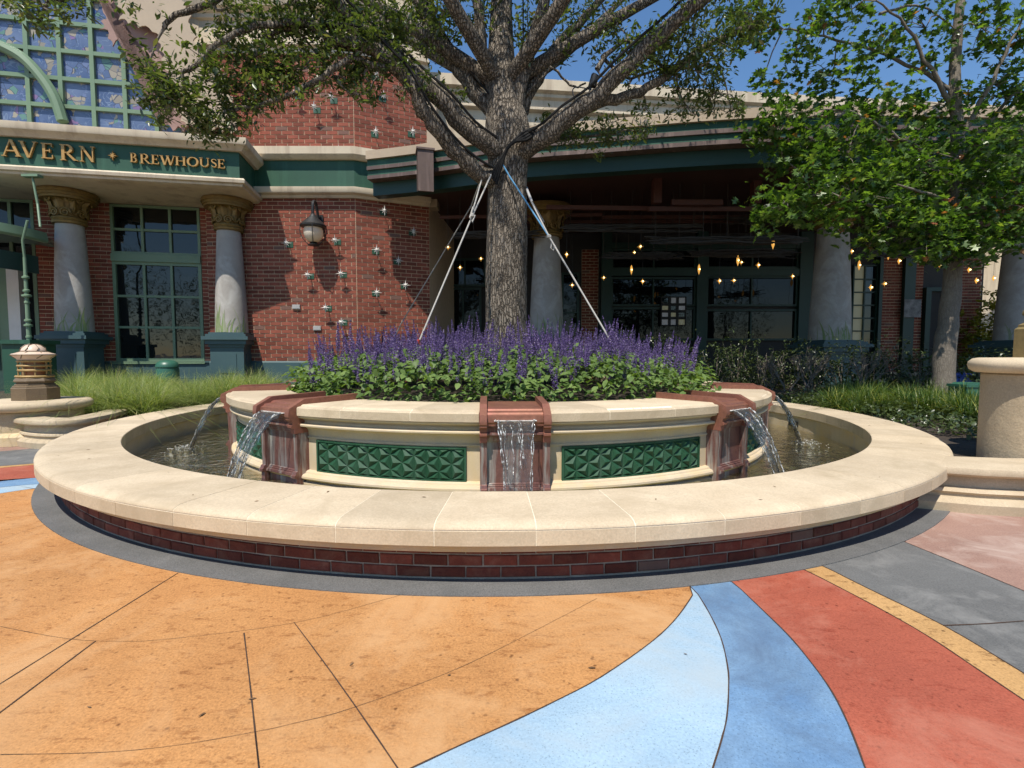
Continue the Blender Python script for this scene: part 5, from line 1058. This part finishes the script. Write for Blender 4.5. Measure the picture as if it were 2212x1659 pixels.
for x, y, r, Z, cnt in ((900,20,60,D0+.3,40),(1000,40,45,D0+.3,26),(1060,15,40,D0+.2,18),(1240,30,50,D0+.4,30),(1130,60,30,D0+.2,12),(720,20,60,D0-.9,36),(860,130,40,D0-.7,20),(760,150,40,D0-1,22),(930,110,30,D0+.1,12),(1290,90,30,D0+.2,12)):
    c = at_d(x, y, Z); C_.append(rdir(cnt) * (NR.random((cnt, 1)) ** .45) * r / F * Z + np.array(c))
up = []
for k in range(2600):
    d = rdir(1)[0]; rr_ = rnd.random() ** .4; p = np.array([.3, .3, 10.2]) + d * rr_ * np.array([7.2, 5.6, 2.6])
    ok, x, y = in_frame(Vector(p))
    if p[2] > 8.3 and not (ok and y > -5): up.append(p)
C_.append(np.array(up)); C_ = np.concatenate(C_)
tag(tw.build('twigs', 'twig', oak), kind='stuff')
whorls(C_, 11, .118, .05, .10, OAK_T, 'crown', 'oak_leaf', oak)
# cables and spotlight on the limbs
def spt(L_, i, off): p = L_[min(i, len(L_) - 1)]; return p + Vector(off)
m = MB()
for L_, off, r in ((LP[0], (.05, -.18, .14), .022), (LP[1], (.06, -.17, .12), .022), (LP[4], (-.06, -.18, .14), .022), (LP[2], (.04, -.17, .1), .018)):
    m.tube(smoothpath([spt(L_, i, off) for i in range(1, len(L_), 3)], 3), r, 6)
m.tube(smoothpath([at_d(1130, y, D0 - .05) for y in (-20, 40, 120, 200, 270)], 3), .014, 5); m.tube(smoothpath([at_d(1140, y, D0 - .05) for y in (-20, 60, 110)], 3), .008, 5)
for k in range(4): m.tube(smoothpath([at_d(1060 + 4 * k, 380 + 6 * k, D0 - .42), at_d(1090 + 3 * k, 330 - 5 * k, D0 - .46), at_d(1125 + 4 * k, 290 + 4 * k, D0 - .44), at_d(1160, 275 + 3 * k, D0 - .35)], 4), .028, 6)
o = m.build('cable', 'black_rubber'); tag(o, 'black lighting cables strapped along the oak limbs', 'cable')
p = at_d(1279, 180, D0 - .5); e = tag(empty('spotlight', p), 'small black spotlight mounted on a right-hand oak limb', 'spotlight')
m = MB(); m.tube([(0, 0, -.05), (.05, -.02, .12)], .07, 12); m.tube([(.05, -.02, .12), (.055, -.022, .13)], .06, 12); m.build('housing', 'black_metal', e, 40)
m = MB(); m.tube([(-.02, 0, -.06), (-.05, .02, -.2)], .02, 6); m.box((-.1, -.04, -.22), (.02, .06, -.19)); m.tube(smoothpath([(-.03, 0, -.1), (-.25, 0, -.06), (-.33, 0, -.12), (-.28, 0, -.3)], 4), .01, 5); m.build('bracket', 'black_metal', e)
# guy ropes
def rope(pts, r, label, mat='rope', extra=None):
    m = MB(); m.tube([at_d(*q) for q in pts], r, 8); o = m.build('guy_rope', mat); tag(o, label, 'rope', 'guy ropes bracing the oak')
    if extra: extra(o)
    return o
def ex1(o):
    m = MB(); m.tube([at_d(1022, 447, D0-.98), at_d(1015, 470, D0-1.05), at_d(1020, 480, D0-1.05), at_d(1026, 465, D0-1)], .014, 6); m.lathe([(0, -.04), (.035, -.02), (.035, .02), (0, .04)], 8, c=at_d(1020, 465, D0-1.02)); m.build('knot', 'rope', o)
    m = MB(); a, b_ = at_d(902, 742, D0-1.75), at_d(905, 733, D0-1.75); m.tube([a, b_], .022, 8); m.build('red_tag', 'red_tag', o)
rope([(1062, 375, D0-.42), (1020, 467, D0-1.0), (901, 748, D0-1.75)], .014, 'pale guy rope with a knot running from the oak down to the left flowers', extra=ex1)
rope([(1040, 390, D0-.40), (1037, 400, D0-.5), (1020, 460, D0-1.0)], .013, 'short pale rope tail joining the left guy rope below the fork')
rope([(1040, 385, D0+.1), (1018, 445, D0+.5), (866, 700, D0+1.9), (850, 735, D0+2)], .012, 'thin dark guy rope behind, sloping left towards the brick wall')
def ex2(o):
    m = MB(); m.lathe([(0, -.04), (.04, -.02), (.04, .02), (0, .04)], 8, c=at_d(1186, 511, D0-.8)); m.tube([at_d(1192, 522, D0-.8), at_d(1190, 536, D0-.82), at_d(1195, 541, D0-.82), at_d(1199, 530, D0-.8)], .014, 6); m.build('knot', 'rope', o)
rope([(1148, 436, D0-.5), (1186, 511, D0-.8), (1326, 748, D0-1.6)], .014, 'pale guy rope running from the oak down to the right flowers', extra=ex2)
rope([(1080, 345, D0-.42), (1100, 380, D0-.43), (1151, 458, D0-.56), (1186, 511, D0-.8)], .014, 'blue sleeved guy rope crossing the front of the oak trunk', 'rope_blue')
rope([(1137, 405, D0+.0), (1141, 416, D0-.3), (1149, 436, D0-.5)], .022, 'short grey rope sleeve right of the oak trunk', 'grey_box')
rope([(1175, 480, D0+.3), (1137, 415, D0+.2)], .014, 'thin far rope behind the trunk on its right side')
# ---- purple salvia
n_ = 4600; rr = np.sqrt(NR.random(n_)) * 3.60; th = NR.random(n_) * 2 * PI
def ltop(r): return 1.16 + .34 * np.clip((3.7 - r) / 1.8, 0, 1) ** .7
def clump(r, t): x, y = r * np.cos(t), r * np.sin(t); return .05 * np.sin(3.1 * x + 1.3) * np.sin(2.7 * y + .4) + .045 * np.sin(6.3 * x - 2.1 * y) + .03 * np.sin(9 * y + 4 * x)
h = ltop(rr) + clump(rr, th) - np.abs(NR.normal(size=n_)) * .10; edge = rr > 3.1; h = np.where(edge, .88 + NR.random(n_) * (ltop(rr) - .86), h)
P = np.stack([rr * np.cos(th), rr * np.sin(th), h], 1); P[:, :2] *= (1 + .012 * NR.normal(size=(n_, 1)))
stalk = np.repeat(P, 4, 0) + NR.normal(size=(n_ * 4, 3)) * np.array([.05, .05, .045])
A = rdir(n_ * 4, .35); outw = stalk.copy(); outw[:, 2] = 0; outw /= np.linalg.norm(outw, axis=1, keepdims=True) + 1e-6; A = A + outw * .35; A[:, 2] -= .25
Nn = rdir(n_ * 4) * .35; Nn[:, 2] += 1; Nn += outw * .3
keep = (stalk[:, 0] - .05) ** 2 + stalk[:, 1] ** 2 > .5 ** 2
salv = tag(scatter('salvia_leaves', stalk[keep], A[keep], Nn[keep], .10 * NR.uniform(.55, 1.3, keep.sum()), *OV_T, 'salvia_leaf'), 'mass of bright green salvia leaves filling the fountain planter', 'flowers', kind='stuff')
def spike(seed):
    r = np.random.default_rng(seed); V = []; T = []; M_ = []
    for (x, y) in ((.006, 0), (-.003, .005), (-.003, -.005)): V += [(0, x, y), (1, x * .3, y * .3)]
    for a, b_ in ((0, 1), (1, 2), (2, 0)): T += [(2*a, 2*b_, 2*b_+1), (2*a, 2*b_+1, 2*a+1)]; M_ += [1, 1]
    nw = 13
    for w_ in range(nw):
        f = .38 + .62 * w_ / (nw - 1); rad = .062 * (1 - .75 * ((f - .38) / .62) ** 1.6); nf_ = 6 if w_ < 9 else 4
        for k in range(nf_):
            a = 2 * PI * (k + r.random() * .8) / nf_; c, s = math.cos(a), math.sin(a); q = rad * r.uniform(.6, 1.15); zz = f + r.normal() * .010; o_ = len(V); hw = .016
            V += [(zz, c * .006, s * .006), (zz + .012, c * q - s * hw, s * q + c * hw), (zz + .030, c * q * .75, s * q * .75), (zz + .008, c * q + s * hw, s * q - c * hw), (zz - .016, c * q * 1.15, s * q * 1.15)]
            T += [(o_, o_+1, o_+2), (o_, o_+2, o_+3), (o_+1, o_+4, o_+3)]; M_ += [0, 0, 0]
    return V, T, M_
ns = 1250; rr = np.sqrt(NR.random(ns)) * 3.34; th = NR.random(ns) * 2 * PI; P = np.stack([rr * np.cos(th), rr * np.sin(th), ltop(rr) + 1.4 * clump(rr, th) - .17 - .08 * (rr > 2.9) - .10 * NR.random(ns)], 1)
ok = (P[:, 0] - .05) ** 2 + P[:, 1] ** 2 > .55 ** 2; P = P[ok]; ns = len(P); A = NR.normal(size=(ns, 3)) * .17; A[:, 2] = 1; A[:, :2] += P[:, :2] * .05 * NR.random((ns, 1)); Ls = NR.uniform(.28, .70, ns) 
V_, T_, M_ = spike(1); S3 = np.stack([Ls, np.full(ns, .54) * NR.uniform(.7, 1.25, ns), np.full(ns, .54) * NR.uniform(.7, 1.25, ns)], 1)
for s in range(3):
    idx = np.arange(s, ns, 3); V_, T_, M_ = spike(s); tag(scatter('salvia_flowers', P[idx], A[idx], rdir(len(idx), .1), S3[idx], V_, T_, ['salvia_flower', 'salvia_stem'], salv, M_), kind='stuff')
# ---- maple on the right
maple = tag(empty('maple_tree'), 'young maple with green lobed leaves and smooth grey trunk right of the fountain', 'tree')
DM = 11.1; tk = MB()
def ML(px, r0, r1, **k): return limb(tk, px, r0, r1, **k)
mt = ML([(2036,882,DM),(2040,780,DM),(2050,680,DM),(2058,600,DM),(2062,520,DM),(2066,400,DM),(2068,280,DM),(2062,170,DM),(2070,60,DM),(2080,-80,DM)], .235, .07, seg=18, wob=.012)
tk.build('trunk', 'maple_bark', maple, 70); tk = MB(); ml = [mt]
for px, r in (([(2068,300,DM),(2120,220,DM-.2),(2170,120,DM-.4),(2215,20,DM-.5)], .07), ([(2064,330,DM),(2130,270,DM+.1),(2190,200,DM),(2260,150,DM)], .06), ([(2064,420,DM),(1990,330,DM-.3),(1900,270,DM-.5),(1830,240,DM-.6)], .06), ([(2066,250,DM),(2010,150,DM-.2),(1960,60,DM-.3),(1890,0,DM-.4)], .06),
    ([(2062,520,DM),(1980,460,DM-.6),(1880,440,DM-1),(1760,420,DM-1.2),(1660,455,DM-1.3)], .06), ([(2064,560,DM),(2120,545,DM-.3),(2190,510,DM-.5),(2260,480,DM-.6)], .055), ([(2064,460,DM),(2010,420,DM-1),(1940,400,DM-1.8)], .05), ([(2064,380,DM),(1950,300,DM+.6),(1820,260,DM+1)], .05), ([(2066,200,DM),(1920,120,DM+.2),(1780,80,DM+.3),(1690,60,DM+.2)], .05), ([(1900,30,DM-.3),(1980,10,DM),(2060,60,DM)], .03)):
    tk = MB(); ml.append(ML(px, r, .015, seg=7)); tk.build('limb', 'maple_bark', maple, 60)
mb_ = [(1700,440,60,-1.2,30),(1760,405,70,-1.1,52),(1850,430,80,-1,70),(1950,470,75,-.8,70),(2050,490,75,-.6,75),(2150,440,85,-.4,75),(1655,460,35,-1.3,14),(1830,335,80,-.6,68),(1950,365,95,-.5,90),(2080,345,95,-.4,95),(2190,310,85,-.2,80),(1750,310,70,-.4,50),(1685,255,55,-.3,36),(1900,245,80,0,55),(2030,225,75,.1,50),(2150,185,75,0,50),(1800,165,80,.3,55),(1720,125,60,.3,42),(1900,105,70,.2,42),(1650,65,50,.3,30),(1780,45,60,.2,40),(2000,60,65,0,38),(2120,60,75,-.2,50),(2205,95,70,-.3,45),(1645,180,36,.2,16),(1640,290,30,-.2,12),(1690,340,35,-.4,16),(2000,520,40,-.9,26),(2110,530,45,-.6,30),(2200,500,55,-.5,40),(1900,500,40,-1,22),(2225,220,60,0,45),(1840,20,60,.1,35),(1610,20,45,.4,20),(2010,130,40,.1,14),(1990,330,60,.8,40),(2120,380,60,.8,40),(1860,400,60,.6,36),(1600,100,36,.4,12),(2240,420,60,0,40)]
C_ = []; tw = MB(); allp = [p for L_ in ml for p in L_]
for x, y, r, dz, cnt in mb_:
    cnt = int(cnt * (.62 if y < 240 else 1.0)); r = r * (.85 if y < 240 else 1)
    c = at_d(x, y, DM + dz); R0 = r / F * DM; pts = rdir(cnt) * (NR.random((cnt, 1)) ** .5) * R0 * np.array([1.05, 1.2, .95]) + np.array(c); C_.append(pts)
    near = min(allp, key=lambda q: (q - c).length); tw.tube([near, near + (c - near) * .5 + Vector((0, 0, .1)), c], [.018, .014, .01], 5, caps=False)
    for k in range(0, cnt, 6): q = Vector(pts[k]); tw.tube([c, c + (q - c) * .5 + Vector((0, 0, .06)), q], [.01, .007, .004], 4, caps=False)
for k in range(520):
    p = np.array(at_d(2060, 0, DM)) + rdir(1)[0] * rnd.random() ** .4 * np.array([4.2, 3.6, 3.2]); okf, x, y = in_frame(Vector(p))
    if not okf: C_.append(p[None])
tag(tw.build('twigs', 'twig', maple), kind='stuff')
whorls(np.concatenate(C_), 7, .15, .11, .45, MAP_T, 'crown', 'maple_leaf', maple)
# ---- grasses
def blades(name, base, n_per, length, width, spread, mat, up=1.0, seg=5, leanf=.55):
    N = len(base) * n_per; B = np.repeat(np.asarray(base, float), n_per, 0); B[:, :2] += NR.normal(size=(N, 2)) * spread
    a = NR.random(N) * 2 * PI; lean = np.abs(NR.normal(size=N)) * leanf + .08; L_ = length * NR.uniform(.55, 1.2, N) * np.repeat(NR.uniform(.55, 1.25, len(base)), n_per); W = width * NR.uniform(.6, 1.2, N)
    d = np.stack([np.cos(a), np.sin(a), 0 * a], 1); side = np.stack([-np.sin(a), np.cos(a), 0 * a], 1); V = []
    for i in range(seg + 1):
        f = i / seg; out = (lean * f * .45 + lean * f ** 2.4 * .75) * L_; z = up * L_ * (f - .42 * lean * f ** 2.6); w_ = W * (1 - f ** 1.6) * .5 + .0006
        c = B + d * out[:, None]; c[:, 2] += z; V += [c + side * w_[:, None], c - side * w_[:, None]]
    V = np.stack(V, 1); T = []
    for i in range(seg): T += [(2*i, 2*i+1, 2*i+3), (2*i, 2*i+3, 2*i+2)]
    T = np.array(T); Fi = (T[None] + (np.arange(N) * (2 * seg + 2))[:, None, None]).reshape(-1, 3)
    return rawmesh(name, V.reshape(-1, 3), Fi, mat)
gb = []
while len(gb) < 62:
    x = rnd.uniform(150, 610); Z = rnd.uniform(8.6, 16.4); p = at_d(x, 800, Z)
    if math.hypot(p.x, p.y) < 6.7 or (p.x - lc.x) ** 2 + (p.y - lc.y) ** 2 < 1.2 or p.y < -.35: continue
    if min([math.hypot(p.x - q[0], p.y - q[1]) for q in gb] + [9]) < .55: continue
    gb.append((p.x, p.y, .28))
tag(blades('ornamental_grass', gb, 380, 1.05, .010, .08, 'grass_blade', .72, 5, 1.1), 'soft green ornamental grass between the fountain and the tavern', 'grass', kind='stuff')
pm = MB()
plum = tag(empty('grass_plume'), 'pale feathery grass plumes rising above the ornamental grass', 'grass plume')
for x0, y0, x1, y1, Z in ((425,905,385,846,12),(262,880,247,852,11.5),(262,880,252,850,11.5),(452,870,458,810,13),(520,850,535,800,14),(200,880,178,868,10)):
    a, b_ = at_d(x0, y0, Z), at_d(x1, y1, Z); c = a + (b_ - a) * .55 + Vector((0, 0, .05)); m = MB(); m.tube(smoothpath([a, c, b_], 4), .005, 5); m.build('stem', 'twig', plum)
    n2 = 160; f = NR.random(n2); P = np.array(c)[None] + f[:, None] * (np.array(b_) - np.array(c))[None]; A = rdir(n2) * .6 + np.array((b_ - c).normalized())[None]
    scatter('seed_head', P, A, rdir(n2), .05 * (1 - .5 * f), [(0, -.04, 0), (0, .04, 0), (1, 0, 0)], [(0, 1, 2)], 'plume', plum)
lb_ = []
while len(lb_) < 95:
    x = rnd.uniform(1790, 2125); Z = rnd.uniform(7.2, 13.5); p = at_d(x, 850, Z); r = math.hypot(p.x, p.y)
    if 6.55 < r < 9.6 and (r > 7.4 or p.y > 0): lb_.append((p.x, p.y, .34))
tag(blades('liriope', lb_, 110, .62, .017, .06, 'liriope_blade', .85, 5, .9), 'clumps of yellow-green strappy border grass behind the right rim', 'grass', kind='stuff')
gc = []
while len(gc) < 700:
    a = R_(rnd.uniform(66, 112)); r = rnd.uniform(6.45, 7.9); gc.append((r * math.sin(a), -r * math.cos(a), .36 + rnd.random() * .16))
tag(whorls(np.array(gc), 7, .07, .07, 0, OV_T, 'ground_cover', 'shrub_leaf', None), 'dark glossy ground cover between the right rim and the tall pier', 'ground cover', kind='stuff')
dl = []
for k in range(26):
    if k < 17: a = R_(rnd.uniform(-80, 80)); r = rnd.uniform(5.65, 6.15); dl.append((r * math.sin(a), -r * math.cos(a), ZT + .003))
    else: p = at_z(rnd.uniform(100, 2100), rnd.uniform(1300, 1640), .006); dl.append(tuple(p))
nd = len(dl); Ad = rdir(nd, .05); Nd = rdir(nd) * .25; Nd[:, 2] += 1
tag(scatter('dry_leaves', dl, Ad, Nd, NR.uniform(.012, .04, nd), *OAK_T, 'dry_leaf'), 'scattered dry leaf crumbs on the rim and the coloured paving', 'leaf litter', kind='stuff')
# ---- shrubs
def shrub(c, rx, rz, cnt, label, group, mat='shrub_leaf', size=.085, cat='shrub'):
    e = tag(empty('shrub', (c[0], c[1], c[2])), label, cat, group)
    d = rdir(cnt) * (NR.random((cnt, 1)) ** .35); d[:, 2] = np.abs(d[:, 2]) * 1.0; P = d * np.array([rx, rx * .8, rz]) * (1 + .12 * NR.normal(size=(cnt, 1)))
    whorls(P, 8, size, .05, -.15, OV_T, 'foliage', mat, e)
    m = MB()
    for k in range(0, cnt, max(1, cnt // 22)): m.tube([(rnd.uniform(-.08, .08), 0, -.05), tuple(P[k] * .5), tuple(P[k])], [.02, .012, .006], 4, caps=False)
    m.build('stem', 'twig', e)
ORD = ['nearest the salvia', 'second from the salvia, taller', 'third from the salvia', 'fourth from the salvia', 'fifth from the salvia', 'in front of the second porch column', 'right of the second porch column', 'second left of the maple trunk', 'just left of the maple trunk', 'above the salvia by the bright panes', 'small one above the salvia', 'above the salvia, right of the bright panes', 'smallest, right of the first porch column']
for k, (x, Z, w_, hh) in enumerate(((1545,16.3,.9,1.55),(1590,16.8,.8,1.85),(1640,16.4,.9,1.6),(1700,16.6,.9,1.7),(1760,16.2,.9,1.55),(1820,15.6,.9,1.6),(1880,15.2,.9,1.65),(1940,14.8,.9,1.7),(1990,14.2,.9,1.55),(1430,17.0,.7,2.1),(1345,17.0,.55,2.1),(1480,17.2,.7,1.8),(1270,17.2,.6,1.7))):
    c = at_d(x, 800, Z); shrub((c.x, c.y, .25), w_, hh, 170, 'dark green shrub in the shaded porch hedge, ' + ORD[k], 'shrubs of the shaded hedge')
for x, Z, lb in ((2085, 12.6, 'next to the maple trunk'), (2125, 12.2, 'midway to the right pier'), (2150, 11.5, 'closest to the right pier')):
    c = at_d(x, 800, Z); shrub((c.x, c.y, .25), .75, 1.35, 170, 'sunlit olive green shrub right of the maple, ' + lb, 'sunlit shrubs at right')
for k, (x, Z, lb) in enumerate(((1665, 15.9, 'small bare twiggy shrub nearest the planter at right'), (1745, 15.2, 'wide bare twiggy shrub in front of the hedge'), (1868, 14.3, 'bare twiggy shrub in front of the hedge, nearest the maple'), (1700, 15.5, 'low bare twiggy shrub between two larger bare shrubs'))):
    c = at_d(x, 800, Z); e = tag(empty('bare_shrub', (c.x, c.y, .3)), lb, 'shrub', 'bare shrubs before the hedge'); m = MB(); rr = random.Random(k)
    def grow(p, d, L_, r, lv):
        q = p + d * L_ * .5 + Vector((rr.uniform(-.05, .05), rr.uniform(-.05, .05), .02)); s = p + d * L_ + Vector((rr.uniform(-.08, .08), rr.uniform(-.05, .05), .03)); m.tube([p, q, s], [r, r * .8, r * .6], 5, caps=False)
        if lv:
            for _ in range(2 + (rr.random() < .4)): grow(s, (d + Vector((rr.uniform(-.6, .6), rr.uniform(-.6, .6), rr.uniform(0, .4)))).normalized(), L_ * rr.uniform(.6, .9), r * .62, lv - 1)
    for j in range(6 if k < 3 else 4): grow(Vector((rr.uniform(-.1, .1), rr.uniform(-.1, .1), 0)), Vector((rr.uniform(-.7, .7), rr.uniform(-.5, .5), 1)).normalized(), .42 if k else .3, .022, 3)
    m.build('stems', 'twig', e)
# ---- beyond the porch and behind the viewer
m = MB(); a = at_d(2120, 600, 30); m.box((a.x - 4, a.y, 0), (a.x + 30, a.y + 1, 9)); o = m.build('far_wall', 'stone_pale'); tag(o, 'pale sunlit wall seen through the gap at the right end of the porch', 'wall')
a = at_d(2142, 700, 24); shrub((a.x, a.y, .1), 1.3, 4.5, 420, 'tall yellow-green tree beyond the right end of the porch', None, 'yellow_leaf', .2, 'tree')
for k, (x, y, s_) in enumerate(((-17, -30, 1.1), (-8, -33, 1.3), (1, -31, 1.0), (10, -32, 1.25), (19, -30, 1.1), (-27, -30, 1.3), (30, -30, 1.2), (-38, -26, 1.2))):
    e = tag(empty('tree', (x, y, 0)), 'tree on the far side of the plaza, seen only as a reflection in the windows', 'tree', 'trees across the plaza')
    m = MB(); m.tube([(0, 0, 0), (.1, 0, 3), (0, .1, 6 * s_)], [.3, .24, .12], 8); m.build('trunk', 'maple_bark', e)
    cnt = 800; P = rdir(cnt) * (NR.random((cnt, 1)) ** .4) * np.array([5.0, 4.5, 4.8]) * s_ + np.array([0, 0, 5.4 * s_]); whorls(P, 6, .36, .35, .2, OAK_T, 'crown', 'far_leaf', e)
